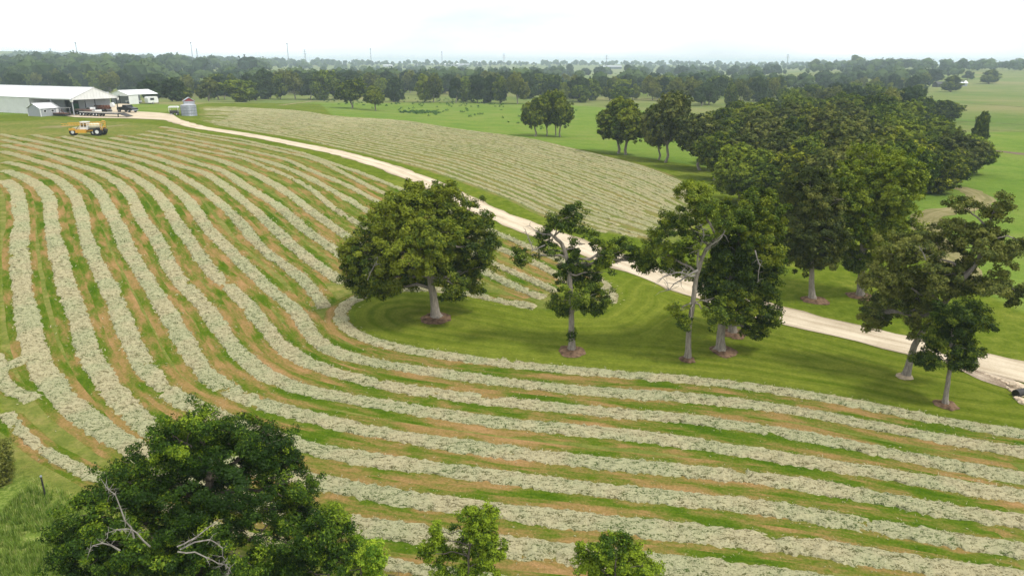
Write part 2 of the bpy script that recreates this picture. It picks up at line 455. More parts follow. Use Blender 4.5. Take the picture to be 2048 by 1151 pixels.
# the outer bands were traced left and right of the hedge tree; joined below
ROWS = [
 ('R1', [(0,359),(20,367),(33,382),(39,400),(42,440),(40,465),(38,500),(42,556),(49,608),(60,661),(70,700),(88,741),(120,788),(147,819),(194,850),(226,874),(290,912),(400,975),(520,1020),(640,1045),(720,1047),(780,1053),(900,1080),(1000,1094),(1200,1112),(1400,1135),(1600,1163),(1800,1192)]),
 ('R2', [(0,339),(29,347),(59,359),(82,376),(98,400),(108,465),(117,504),(129,556),(146,608),(162,661),(175,697),(200,741),(230,788),(258,819),(278,844),(350,893),(450,930),(560,948),(625,958),(680,975),(780,997),(870,1012),(1000,1023),(1200,1043),(1400,1065),(1600,1090),(1780,1117),(1900,1140),(2048,1162),(2140,1176)]),
 ('R3', [(0,323),(39,330),(78,343),(109,355),(133,373),(151,394),(159,417),(173,465),(184,504),(206,556),(233,608),(255,661),(275,700),(292,743),(321,778),(351,802),(400,822),(440,836),(520,868),(598,893),(674,908),(765,922),(856,937),(1000,958),(1200,978),(1400,1000),(1550,1019),(1680,1042),(1800,1066),(1920,1084),(2048,1104),(2140,1119)]),
 ('R4', [(0,302),(39,312),(78,324),(117,335),(148,347),(176,363),(195,380),(211,406),(223,430),(258,500),(299,570),(342,639),(375,700),(400,732),(430,766),(461,784),(506,805),(582,829),(643,842),(735,860),(856,880),(1000,901),(1200,925),(1400,945),(1600,964),(1700,978),(1760,994),(1850,1018),(1950,1034),(2048,1046),(2140,1058)]),
 ('R5', [(0,289),(49,300),(98,312),(137,326),(176,337),(215,351),(244,371),(267,400),(279,430),(303,467),(327,500),(350,552),(383,585),(415,613),(432,639),(440,655),(461,690),(491,723),(528,750),(582,775),(643,788),(735,805),(856,825),(1000,845),(1200,864),(1400,887),(1560,916),(1700,934),(1850,962),(1950,980),(2048,993),(2140,1005)]),
 ('R6', [(0,279),(59,291),(117,304),(176,318),(215,330),(254,347),(293,371),(324,400),(350,443),(372,472),(393,502),(415,532),(454,569),(485,595),(506,628),(526,652),(546,680),(582,711),(628,735),(704,756),(795,778),(887,790),(1000,803),(1200,825),(1400,840),(1600,873),(1700,890),(1850,925),(1950,942),(2048,957),(2140,972)]),
 ('R7', [(0,268),(39,277),(98,289),(156,302),(215,316),(254,326),(293,341),(332,363),(361,386),(378,400),(404,439),(430,472),(459,500),(489,532),(519,559),(545,585),(567,602),(606,626),(612,645),(628,683),(674,711),(735,723),(826,738),(1000,763),(1200,783),(1400,798),(1550,815),(1700,843),(1850,873),(1950,891),(2048,906),(2140,920)]),
 ('R8', [(60,269),(117,281),(176,294),(234,308),(293,324),(342,341),(381,363),(404,379),(435,400),(459,426),(485,452),(506,480),(535,504),(567,528),(600,552),(621,574),(637,602),(655,628)]),
 ('R9', [(120,272),(176,285),(234,296),(293,310),(352,330),(400,343),(420,353),(459,378),(485,400),(513,424),(535,446),(561,470),(589,496),(621,522),(654,541),(684,563),(705,575)]),
 ('R10', [(150,271),(195,281),(273,296),(332,308),(400,328),(439,339),(478,363),(507,382),(537,400),(561,417),(589,441),(621,467),(654,489),(687,513),(730,545),(765,568)]),
 ('R11', [(215,275),(273,285),(332,296),(400,310),(439,320),(478,335),(527,357),(566,380),(593,400),(621,422),(654,446),(697,476),(750,510),(810,545),(860,570)]),
 ('R12', [(234,270),(273,276),(332,286),(400,300),(439,308),(488,318),(537,337),(576,353),(625,380),(648,400),(676,422),(719,448),(800,498),(870,538),(929,564),(985,574)]),
 ('R13', [(273,268),(332,277),(400,290),(478,308),(537,324),(595,345),(673,386),(700,400),(741,426),(800,457),(900,510),(984,552),(1046,583),(1087,595),(1112,604)]),
 ('R14', [(290,262),(332,269),(400,283),(439,290),(498,302),(576,320),(615,339),(693,371),(752,402),(820,439),(900,481),(968,519),(1017,541),(1066,560),(1089,574),(1130,594)]),
 ('R15', [(330,260),(380,268),(439,279),(498,289),(556,302),(625,318),(673,339),(742,375),(767,386),(840,420),(920,460),(999,500),(1046,515),(1085,535),(1125,556),(1155,576)]),
 ('R16', [(320,253),(370,262),(420,271),(478,279),(537,292),(595,304),(654,324),(712,343),(761,363),(800,378),(900,424),(978,460),(1043,489),(1100,512),(1134,527),(1166,543),(1195,556),(1218,570),(1230,587),(1229,603),(1213,616)]),
 ('LOOP', [(1095,621),(1056,611),(1007,602),(959,592),(923,583),(870,576),(811,575),(780,577),(750,582),(715,591),(686,604),(670,622),(674,642),(694,662),(724,679),(760,690),(795,700),(887,713),(1000,728),(1200,748),(1400,762),(1500,775),(1650,797),(1780,822),(1900,851),(2048,868),(2140,878)]),
 ('R0', [(0,812),(19,830),(62,894),(125,925),(163,944),(260,985),(380,1040),(520,1085),(640,1105),(760,1125),(900,1150),(1100,1172),(1300,1190)]),
 ('TURN', [(-20,748),(25,728),(60,712),(94,703)]),
 ('TURN2', [(-30,700),(0,722),(0,752),(19,776),(47,790),(70,800)]),
]
def spline(P, step):
    P = np.asarray(P, float)
    Q = np.vstack([2 * P[0] - P[1], P, 2 * P[-1] - P[-2]])
    out = []
    for i in range(1, len(Q) - 2):
        p0, p1, p2, p3 = Q[i - 1:i + 3]
        L = np.linalg.norm(p2 - p1); n = max(2, int(L / .4))
        t = np.linspace(0, 1, n, endpoint=False)[:, None]
        out.append(.5 * ((2 * p1) + (-p0 + p2) * t + (2 * p0 - 5 * p1 + 4 * p2 - p3) * t ** 2 + (-p0 + 3 * p1 - 3 * p2 + p3) * t ** 3))
    C = np.vstack(out + [P[-1:]])
    # smooth away tracing jitter, then resample evenly
    for _ in range(2):
        k = 7
        if len(C) > 4 * k:
            pad = np.vstack([np.repeat(C[:1], k, 0), C, np.repeat(C[-1:], k, 0)])
            ker = np.ones(2 * k + 1) / (2 * k + 1)
            S_ = np.stack([np.convolve(pad[:, a], ker, 'valid') for a in (0, 1)], 1)
            C = S_
    s = np.concatenate([[0], np.cumsum(np.linalg.norm(np.diff(C, axis=0), axis=1))])
    if np.isscalar(step):
        ss = np.arange(0, s[-1], step)
    else:
        ss = [0.0]; sd = np.hypot(C[:, 0], C[:, 1])
        while ss[-1] < s[-1]:
            ss.append(ss[-1] + step(np.interp(ss[-1], s, sd)))
        ss = np.array(ss[:-1])
    return np.stack([np.interp(ss, s, C[:, 0]), np.interp(ss, s, C[:, 1])], 1), ss

def normals2(C):
    T = np.gradient(C, axis=0); T /= np.linalg.norm(T, axis=1)[:, None] + 1e-9
    return np.stack([-T[:, 1], T[:, 0]], 1)

ROADPX = [(300,229),(345,240),(400,255),(500,270.5),(600,290),(700,311.5),(800,343.5),(901,386),(959,417),(1038,447),(1150,489),(1220,516),(1300,545),(1430,592),(1560,631),(1650,652),(1733,671),(1850,698),(1950,719),(2048,743),(2200,778)]
NFIRST = [(398,243),(450,252),(500,261),(600,277),(700,299),(800,322),(880,344),(985,381),(1080,423),(1150,447),(1250,474),(1320,490),(1375,504)]
NLAST = [(392,213),(450,214),(520,217),(600,222),(664,232),(735,237),(803,241),(900,256),(946,262),(1065,279),(1144,298),(1230,318),(1290,334),(1345,355),(1390,380),(1432,418)]
LAWNPX = [(1100,628),(1010,610),(900,592),(812,586),(750,594),(712,607),(694,630),(705,655),(760,682),(887,704),(1000,718),(1200,738),(1400,751),(1500,762),(1700,795),(1850,830),(2048,857),(2300,880),(2300,810),(2048,765),(1950,735),(1850,716),(1733,690),(1650,668),(1560,648),(1430,606),(1330,565),(1270,555),(1245,575),(1245,600),(1200,628)]
RANKPX = [(-400,880),(0,925),(60,955),(110,985),(160,1010),(240,1060),(400,1110),(520,1145),(640,1160),(900,1190),(1400,1230),(2300,1300),(2300,1900),(-400,1900)]
lawnW = up_many(LAWNPX); rankW = up_many(RANKPX)
row_w = {}
for n_, p_ in ROWS: row_w[n_] = up_many(p_)
r16 = row_w['R16']; r1 = row_w['R1']
nf, _ = spline(up_many(NFIRST), 2.0); nl, _ = spline(up_many(NLAST), 2.0)
northW = np.vstack([nf, nl[::-1]])
southW = np.vstack([row_w['R16'][:-6], row_w['R13'][::-1][:1], row_w['LOOP'], [[90, 20], [70, -5], [-60, -5]], row_w['R0'][:2][::-1], row_w['R1'][:1], [[-150, 110]], up_many([(-60,250),(0,243),(100,239.5),(200,242),(300,248),(380,263)])])

def sd_poly(P, poly):
    """signed distance, positive inside"""
    n = len(poly); d = np.full(len(P), 1e9); ins = np.zeros(len(P), bool)
    for i in range(n):
        a, b = poly[i], poly[(i + 1) % n]; ab = b - a
        t = np.clip(((P - a) @ ab) / (ab @ ab + 1e-12), 0, 1)
        d = np.minimum(d, np.hypot(*(P - a - t[:, None] * ab).T))
        c = ((a[1] > P[:, 1]) != (b[1] > P[:, 1])) & (P[:, 0] < (b[0] - a[0]) * (P[:, 1] - a[1]) / (b[1] - a[1] + 1e-12) + a[0])
        ins ^= c
    return np.where(ins, d, -d)

# ------------------------------------------------------------------ ground sheet
az = np.concatenate([np.arange(-180, -42, 4.0), np.arange(-42, 42, .25), np.arange(42, 180, 4.0)]) * math.pi / 180
rad = np.geomspace(5, 8500, 300)
A_, R_ = np.meshgrid(az, rad)
X = (R_ * np.sin(A_)).ravel(); Y = (R_ * np.cos(A_)).ravel()
Z = zt(X, Y)
V = np.vstack([np.stack([X, Y, Z], 1), [[0, 0, float(zt(0, 0))]]])
na, nr = len(az), len(rad)
i = np.arange(nr - 1)[:, None] * na; j = np.arange(na)[None]
FQ = np.stack([i + j, i + na + j, i + na + (j + 1) % na, i + (j + 1) % na], -1).reshape(-1, 4)[:, ::-1]
FT = np.stack([np.full(na, nr * na), np.arange(na), (np.arange(na) + 1) % na], 1)[:, ::-1]
P2 = V[:, :2]
near = np.hypot(P2[:, 0], P2[:, 1]) < 420
def sdn(poly):
    o = np.full(len(P2), -60.0); o[near] = np.clip(sd_poly(P2[near], poly), -60, 60); return o
road_c, road_s = spline(up_many(ROADPX), 1.0)
def sd_line(P, C, w):
    o = np.full(len(P), -60.0)
    idx = np.where(np.hypot(P[:, 0], P[:, 1]) < 420)[0]
    for a in range(0, len(idx), 4000):
        k = idx[a:a + 4000]
        o[k] = w - np.sqrt(((P[k][:, None] - C[None, ::3]) ** 2).sum(-1)).min(1)
    return np.maximum(o, -60)
nearW = up_many([(-300,212),(392,213),(640,203),(700,196),(1100,207),(1300,222),(1560,252),(1800,268),(2100,262),(2600,275)])
nearW = np.vstack([nearW, [[160, -20], [-200, -20]]])
vergeW = up_many([(-300,262),(-100,232),(60,228),(240,238),(330,224),(420,206),(520,206),(640,207),(664,230),(900,255),(1144,296),(1390,330),(1480,350),(1700,400),(1780,430),(1850,470),(1960,580),(2048,625),(2300,680)])
vergeW = np.vstack([vergeW, [[160, -20], [-200, -20]]])
attrs = dict(sd_lawn=sdn(lawnW), sd_rank=sdn(rankW), sd_north=sdn(northW), sd_south=sdn(southW), sd_near=sdn(nearW), sd_verge=sdn(vergeW))
# keep the grassed verge free along the road
sdr = sd_line(P2, road_c, 0)
attrs['sd_south'] = np.minimum(attrs['sd_south'], -sdr - 4.4)
attrs['sd_north'] = np.minimum(attrs['sd_north'], -sdr - 4.4)
tag(link('ground', mesh_np('ground', V, [FQ, FT], M['ground'], attrs=attrs, smooth=True)), kind='structure')

# ------------------------------------------------------------------ strips laid on the ground
def strip(name, C, s, offs, z, mat, widths=None, seed=0, wob=0.0):
    N = normals2(C); offs = np.asarray(offs, float); k = len(offs)
    O = np.repeat(offs[None], len(C), 0)
    if wob:
        O[:, 0] += wob * (vnoise(s * .5, s * 0, s=seed) - .5) * 2; O[:, -1] += wob * (vnoise(s * .5, s * 0 + 9, s=seed) - .5) * 2
    XY = C[:, None] + N[:, None] * O[:, :, None]
    ZZ = zt(XY[..., 0], XY[..., 1]) + z
    if name == '': ZZ[:, 0] -= .10; ZZ[:, -1] -= .10; ZZ[0] -= .1; ZZ[-1] -= .1
    V = np.concatenate([XY, ZZ[..., None]], -1).reshape(-1, 3)
    i = np.arange(len(C) - 1)[:, None] * k; j = np.arange(k - 1)[None]
    F = np.stack([i + j, i + k + j, i + k + j + 1, i + j + 1], -1).reshape(-1, 4)[:, ::-1]
    UV = np.stack([np.repeat(s + seed * 37.7, k), O.ravel() + seed * 11.3], 1)
    return V, F, UV

# road with gravel shoulders
V, F, UV = strip('road', road_c, road_s, np.linspace(-2.25, 2.25, 9), .05, M['road'], wob=.35)
tag(link('road', mesh_np('road', V, F, M['road'], uv=UV, smooth=True)), kind='structure')
# yard in front of the barns
def sheet(name, px, z, mat, kind='structure', step=3.0):
    W = up_many(px)
    lo, hi = W.min(0) - step, W.max(0) + step
    gx, gy = np.arange(lo[0], hi[0], step), np.arange(lo[1], hi[1], step)
    tris = tessellate_polygon([[Vector((p[0], p[1], 0)) for p in W]])
    V = [(p[0], p[1], float(zt(p[0], p[1])) + z) for p in W]
    T = [tuple(t) for t in tris]
    for _ in range(3):   # split long edges so the sheet follows the ground
        nT = []; cache = {}
        def mid(a, b):
            k = (min(a, b), max(a, b))
            if k not in cache:
                x = (V[a][0] + V[b][0]) / 2; y = (V[a][1] + V[b][1]) / 2
                V.append((x, y, float(zt(x, y)) + z)); cache[k] = len(V) - 1
            return cache[k]
        for a, b, c in T:
            ab, bc, ca = mid(a, b), mid(b, c), mid(c, a)
            nT += [(a, ab, ca), (ab, b, bc), (ca, bc, c), (ab, bc, ca)]
        T = nT
    V = np.array(V); T = np.array(T)
    n = np.cross(V[T[:, 1]] - V[T[:, 0]], V[T[:, 2]] - V[T[:, 0]])[:, 2]
    T[n < 0] = T[n < 0][:, ::-1]
    return tag(link(name, mesh_np(name, V, T, mat, uv=V[:, :2], smooth=True)), kind=kind)
sheet('gravel_yard', [(150,227),(120,231),(150,235),(200,236.5),(262,237.5),(330,240.5),(362,249),(368,244),(352,234),(345,229),(318,226),(275,223.5),(262,219),(250,213),(262,209),(240,207.5),(222,211),(222,218),(200,221)], .10, M['yard'])
# bare patches near the sprayer
for k, (px, nm) in enumerate([([(72,256),(95,252),(140,250),(150,252),(120,256)], 0), ([(212,252),(245,249.5),(262,250),(240,252),(215,254.5)], 1)]):
    sheet('bare_ground', px, .03, M['path'])
V, F, UV = strip('dirt_path', *spline(up_many([(1905,372),(1935,380),(1958,392),(1962,404),(1942,415),(1900,421),(1862,428),(1848,441),(1855,462),(1885,495),(1940,560),(1965,600)]), 1.5), np.linspace(-1.9, 1.9, 5), .03, M['path'], wob=.5)
tag(link('dirt_path', mesh_np('dirt_path', V, F, M['path'], uv=UV, smooth=True)), kind='structure')
V, F, UV = strip('ditch', *spline(up_many([(1955,297),(1985,301),(2020,305),(2060,310),(2140,318)]), 2.0), np.linspace(-1.6, 1.6, 5), .04, M['ditch'], wob=.8, seed=3)
tag(link('ditch_bank', mesh_np('ditch_bank', V, F, M['ditch'], uv=UV, smooth=True)), kind='structure')
V, F, UV = strip('track', *spline(up_many([(560,211),(585,207.5),(610,204.5),(625,202)]), 2.0), np.linspace(-1.2, 1.2, 3), .04, M['path'], wob=.4, seed=4)
tag(link('field_track', mesh_np('field_track', V, F, M['path'], uv=UV, smooth=True)), kind='structure')
for q_, (ln, w_) in enumerate([([(1890,205),(1940,207),(2000,211),(2060,215),(2140,220)], 1.6), ([(1872,240),(1930,243),(2000,247),(2060,250),(2140,254)], 1.1), ([(1915,262),(1960,260),(2010,262),(2070,266)], .7)]):
    V, F, UV = strip('terrace', *spline(up_many(ln), 4.0), np.linspace(-w_, w_, 4), .05, M['terrace'], wob=1.0, seed=20 + q_)
    tag(link('terrace_bank', mesh_np('terrace_bank', V, F, M['terrace'], uv=UV, smooth=True)), kind='structure')
# loose stone shoulder at the right
sh_c, sh_s = spline(up_many([(1925,735),(1960,748),(2000,763),(2048,780),(2150,812)]), .7)
V, F, UV = strip('shoulder', sh_c, sh_s, np.linspace(-1.1, 1.1, 5), .035, M['shoulder'], wob=.5, seed=5)
tag(link('road_shoulder', mesh_np('road_shoulder', V, F, M['shoulder'], uv=UV, smooth=True)), kind='structure')

# ------------------------------------------------------------------ windrows
# rows of the field beyond the road, laid between its first and last row
NR = 30
def resamp(C, n):
    s = np.concatenate([[0], np.cumsum(np.linalg.norm(np.diff(C, axis=0), axis=1))])
    t = np.linspace(0, s[-1], n)
    return np.stack([np.interp(t, s, C[:, 0]), np.interp(t, s, C[:, 1])], 1)
nfr, nlr = resamp(nf, 40), resamp(nl, 40)
north = [nfr * (1 - k / (NR - 1)) + nlr * (k / (NR - 1)) for k in range(NR)]
stubV, stubF, stubUV, stubN = [], [], [], []
nv = 0
def add_ribbon(C, s, a, b, seed, lift):
    global nv
    V, F, UV = strip('', C, s, np.linspace(-a, b, 5), lift, None, seed=seed, wob=.25)
    stubV.append(V); stubF.append(F + nv); stubUV.append(UV); nv += len(V); stubN.append(np.full(len(V), 1.0 if seed >= 40 else 0.0))

def windrow(name, C, s, w, hgt, K, seed, tufts, label, gapthr=.80, ragged=1.0, mat='hay'):
    N = normals2(C); n = len(C)
    T = np.linspace(-1, 1, K)
    S2 = np.repeat(s[:, None], K, 1)
    wid = (.73 + .09 * sm((-C[:, 0] - 12) / 28)) * w / 2 * (.94 + .10 * (vnoise(s * .35, s * 0, s=seed) - .5) * 2 * ragged)
    jit = .13 * ragged * (vnoise(S2 * 3.1, T[None] * 2 + 0 * S2, s=seed + 3) - .5) * 2 + .10 * (vnoise(S2 * 7, T[None] * 3 + 0 * S2, s=seed + 4) - .5) * 2
    off = T[None] * (wid[:, None] + jit) + .14 * (vnoise(s * .12, s * 0 + 3, s=seed + 5) - .5)[:, None] * 2
    XY = C[:, None] + N[:, None] * off[..., None]
    X, Y = XY[..., 0], XY[..., 1]
    prof = np.clip(1 - np.abs(T) ** 3.2, 0, 1)[None]
    lum = vnoise(X * 1.6, Y * 1.6, s=seed + 7)
    fin = vnoise(X * 5, Y * 5, s=seed + 9)
    fin2 = vnoise(X * 11, Y * 11, s=seed + 11)
    gap = vnoise(X * .55, Y * .55, s=seed + 13) * .6 + lum * .4
    h = hgt * prof * (.50 + .50 * lum) + .11 * (fin - .45) + .07 * (fin2 - .5)
    h -= np.clip((gap - gapthr) * 3.5, 0, .5) * hgt * 2
    h[:, 0] = -.06; h[:, -1] = -.06
    h[0, :] = -.06; h[-1, :] = -.06
    Z = zt(X, Y) + .06 + h
    V = np.stack([X, Y, Z], -1).reshape(-1, 3)
    i = np.arange(n - 1)[:, None] * K; j = np.arange(K - 1)[None]
    F = np.stack([i + j, i + K + j, i + K + j + 1, i + j + 1], -1).reshape(-1, 4)[:, ::-1]
    if tufts:
        dist = np.hypot(X, Y).ravel(); ok = np.where((dist < 95))[0]
        m = int(s[-1] * tufts * len(ok) / len(V))
        if m > 10:
            pk = rng.choice(ok, m); P = V[pk] + rng.normal(0, .07, (m, 3)) * [1.6, 1.6, .3] + [0, 0, .02]
            stray = rng.random(m) < .22
            ang = rng.uniform(0, 2 * math.pi, m); dr_ = w * .5 * rng.random(m) ** 1.5 * stray
            P[:, 0] += np.cos(ang) * dr_; P[:, 1] += np.sin(ang) * dr_
            P[stray, 2] = zt(P[stray, 0], P[stray, 1]) + .07
            P = P[stray | ((V[pk, 2] - zt(V[pk, 0], V[pk, 1])) > .03)]; m = len(P)
            yaw = rng.uniform(0, 2 * math.pi, m); tilt = rng.normal(0, .35, m)
            L = rng.uniform(.10, .32, m) * np.clip(np.hypot(P[:, 0], P[:, 1]) / 55, .6, 1.5); Wd = L * rng.uniform(.12, .3, m)
            d = np.stack([np.cos(yaw) * np.cos(tilt), np.sin(yaw) * np.cos(tilt), np.sin(tilt)], 1)
            e = np.stack([-np.sin(yaw), np.cos(yaw), rng.normal(0, .4, m)], 1)
            Q = np.stack([P - d * L[:, None] / 2, P + e * Wd[:, None] / 2, P + d * L[:, None] / 2, P - e * Wd[:, None] / 2], 1).reshape(-1, 3)
            F = np.vstack([F, len(V) + np.arange(4 * m).reshape(-1, 4)]); V = np.vstack([V, Q])
    base = np.array([C[n // 2][0], C[n // 2][1], float(zt(*C[n // 2]))])
    o = link('hay_windrow', mesh_np('hay_windrow', V - base, F, M[mat], smooth=False), loc=base)
    return tag(o, label, 'windrow', 'windrows of cut hay')

LBL = {
 'R1': 'broad pale windrow nearest the hedge, bending from the left edge along the bottom',
 'R2': 'pale windrow second out from the hedge, bending right below the large hedge tree top',
 'R3': 'pale windrow third out from the hedge, meeting the crown top of the big hedge tree',
 'R4': 'pale windrow fourth out from the hedge, sweeping just above the big hedge tree',
 'R5': 'pale windrow in the middle of the curving set, fifth out from the hedge',
 'R6': 'green-flecked windrow with ragged edge, sixth out from the hedge',
 'R7': 'windrow next outside the lawn rim, with a broken elbow left of the lone oak',
 'R8': 'windrow running down to meet the lawn rim left of the lone oak',
 'R9': 'windrow ending at the left side of the lone oak crown',
 'R10': 'windrow passing behind the left half of the lone oak crown, second above the lawn tip',
 'R11': 'windrow passing behind the middle of the lone oak crown',
 'R12': 'thin faded windrow passing behind the oak and ending over the back edge of the lawn',
 'R13': 'windrow showing between the lone oak and the ragged tree, lowest full one there',
 'R14': 'windrow third below the gravel road, passing behind the top half of the oak',
 'R15': 'windrow second below the gravel road',
 'R16': 'windrow closest below the gravel road, curling round at the ragged tree',
 'LOOP': 'windrow rimming the mown lawn, wrapped round the lawn tip by the lone oak',
 'R0': 'thin faded windrow along the foot of the hedge at bottom left',
 'TURN': 'short slanting windrow joining at the left picture edge',
 'TURN2': 'short curled windrow stub at the left picture edge beneath the slanting one',
}
WID = dict(R0=1.1, TURN=1.5, TURN2=1.5, R12=1.5, R13=1.9, R8=1.9, LOOP=1.9, R14=1.7, R15=1.7, R16=1.7, R1=2.35, R2=2.2)
for k, (n_, _) in enumerate(ROWS):
    C, s = spline(row_w[n_], lambda d: float(np.clip(d * .0042, .15, .8)))
    Cr, s2 = spline(row_w[n_], .8)
    a = b = 2.45
    if n_ == 'LOOP': a, b = (2.1, 1.15)
    if n_ == 'R16': a, b = (2.3, 1.0)
    if n_ in ('R0', 'TURN', 'TURN2'): a = b = 1.2
    if n_ == 'R1': a = b = 2.4
    add_ribbon(Cr, s2, a, b, k, .022 + .006 * (k % 3))
    dens = 44 if n_ not in ('TURN', 'TURN2', 'R0') else 14
    windrow(n_, C, s, WID.get(n_, 2.05), .17 if n_ != 'R0' else .10, 15, 31 * k + 5, dens, LBL[n_], gapthr=.60 if n_ in ('R12', 'R0') else (.66 if n_ in ('R6', 'R13', 'LOOP') else .71))
ords = ['nearest', 'second', 'third', 'fourth', 'fifth', 'sixth', 'seventh', 'eighth', 'ninth', 'tenth', 'eleventh', 'twelfth', 'thirteenth', 'fourteenth', 'fifteenth']
for k, C0 in enumerate(north):
    C0 = C0[int(rng.integers(0, 3)):len(C0) - int(rng.integers(0, 3))]
    C0 = C0 + normals2(C0) * (.5 * (vnoise(np.arange(len(C0)) * .4, np.zeros(len(C0)) + k, s=3) - .5))[:, None] * 2
    C, s = spline(C0, lambda d: float(np.clip(d * .0055, .4, 1.6)))
    Cr, s2 = spline(C0, 2.0)
    add_ribbon(Cr, s2, 2.2, 2.2, 40 + k, .022 + .006 * (k % 3))
    if k < 15: lb = ('windrow nearest above the gravel road in the far hay field' if k == 0 else '%s windrow above the gravel road in the far hay field' % ords[k])
    elif k == NR - 1: lb = 'windrow along the back edge of the far hay field, against the green pasture'
    else: lb = '%s windrow in from the back edge of the far hay field' % ords[NR - 1 - k]
    windrow('n', C, s, 1.3, .12, 7, 900 + 17 * k, 0, lb, gapthr=.62, mat='hayold')
tag(link('mown_stubble', mesh_np('mown_stubble', np.vstack(stubV), np.vstack(stubF), M['stubble'], uv=np.vstack(stubUV), attrs={'far_side': np.concatenate(stubN)}, smooth=True)), kind='structure')

# ------------------------------------------------------------------ foliage
def leaves(centres, rc, per, size, seed, up_bias=.5, flat=.75, tint0=None, outw=None, cap=10 ** 9):
    """leaf quads gathered in clumps"""
    r = np.random.default_rng(seed)
    n = len(centres)
    if n * per > cap:
        q_ = cap / (n * per); per = max(4, int(per * q_)); size = size * q_ ** -.5
    k = np.repeat(np.arange(n), per)
    m = len(k)
    d = r.normal(size=(m, 3)); d /= np.linalg.norm(d, axis=1)[:, None]
    rr = r.uniform(.15, 1, m) ** .6
    off = d * rr[:, None] * np.asarray(rc)[k][:, None]; off[:, 2] *= flat
    P = centres[k] + off
    nrm = r.normal(size=(m, 3)) * .62 + d * .5 + [0, 0, up_bias]
    if outw is not None: nrm = nrm + outw[k] * .65
    nrm /= np.linalg.norm(nrm, axis=1)[:, None]
    a = np.cross(nrm, r.normal(size=(m, 3))); a /= np.linalg.norm(a, axis=1)[:, None] + 1e-9
    b = np.cross(nrm, a)
    L = size * r.uniform(.6, 1.35, m); W = L * r.uniform(.45, .75, m)
    V = np.stack([P - a * L[:, None] * .45 + b * W[:, None] * .5, P - a * L[:, None] * .45 - b * W[:, None] * .5, P + a * L[:, None] * .55], 1).reshape(-1, 3)
    F = np.arange(3 * m).reshape(-1, 3)
    ct = r.uniform(.25, .75, n) if tint0 is None else tint0
    t = np.clip(ct[k] + r.normal(0, .16, m), 0, 1)  # random leaf tone, spread widened to paint in bright leaf glints
    return V, F, np.repeat(t, 3)

def lobes_to_clumps(L, rc, cover, seed, thr=.38, fill=.35):
    """L: (cx,cy,cz,rx,ry,rz) ellipsoids -> clump centres through the shell, with noise gaps"""
    r = np.random.default_rng(seed); out = []; T = []; O = []
    for li, (cx, cy, cz, rx, ry, rz) in enumerate(L):
        area = 4 * math.pi * ((rx * ry) ** 1.6 / 3 + (rx * rz) ** 1.6 / 3 + (ry * rz) ** 1.6 / 3) ** (1 / 1.6)
        n = max(5, int(cover * area / (rc * rc)))
        d = r.normal(size=(n, 3)); d /= np.linalg.norm(d, axis=1)[:, None]
        s = np.where(r.random(n) < fill, r.uniform(.2, .75, n), np.where(r.random(n) < .22, r.uniform(1.0, 1.32, n), r.uniform(.72, 1.08, n)))
        p = d * s[:, None] * [max(rx - rc * .5, .2), max(ry - rc * .5, .2), max(rz - rc * .5, .2)] + [cx, cy, cz]
        keep = vnoise(p[:, 0] * .9 / max(rc, .3) * .5, p[:, 1] * .5 / max(rc, .3), p[:, 2] * .5 / max(rc, .3), s=seed) > thr
        p = p[keep]; out.append(p); O.append(d[keep])
        T.append(np.clip(.45 + .13 * r.normal() + .19 * r.normal(size=len(p)), .05, .95))
    global LOBE_OUT
    LOBE_OUT = np.vstack(O)
    return np.vstack(out), np.concatenate(T)

def limb(a, b, n, sag, r):
    t = np.linspace(0, 1, n)[:, None]
    P = a * (1 - t) + b * t
    L = np.linalg.norm(b - a)
    P[:, 2] += (np.sin(t[:, 0] * math.pi) * sag * L)
    P[1:-1] += r.normal(0, .035 * L, (n - 2, 3))
    return P

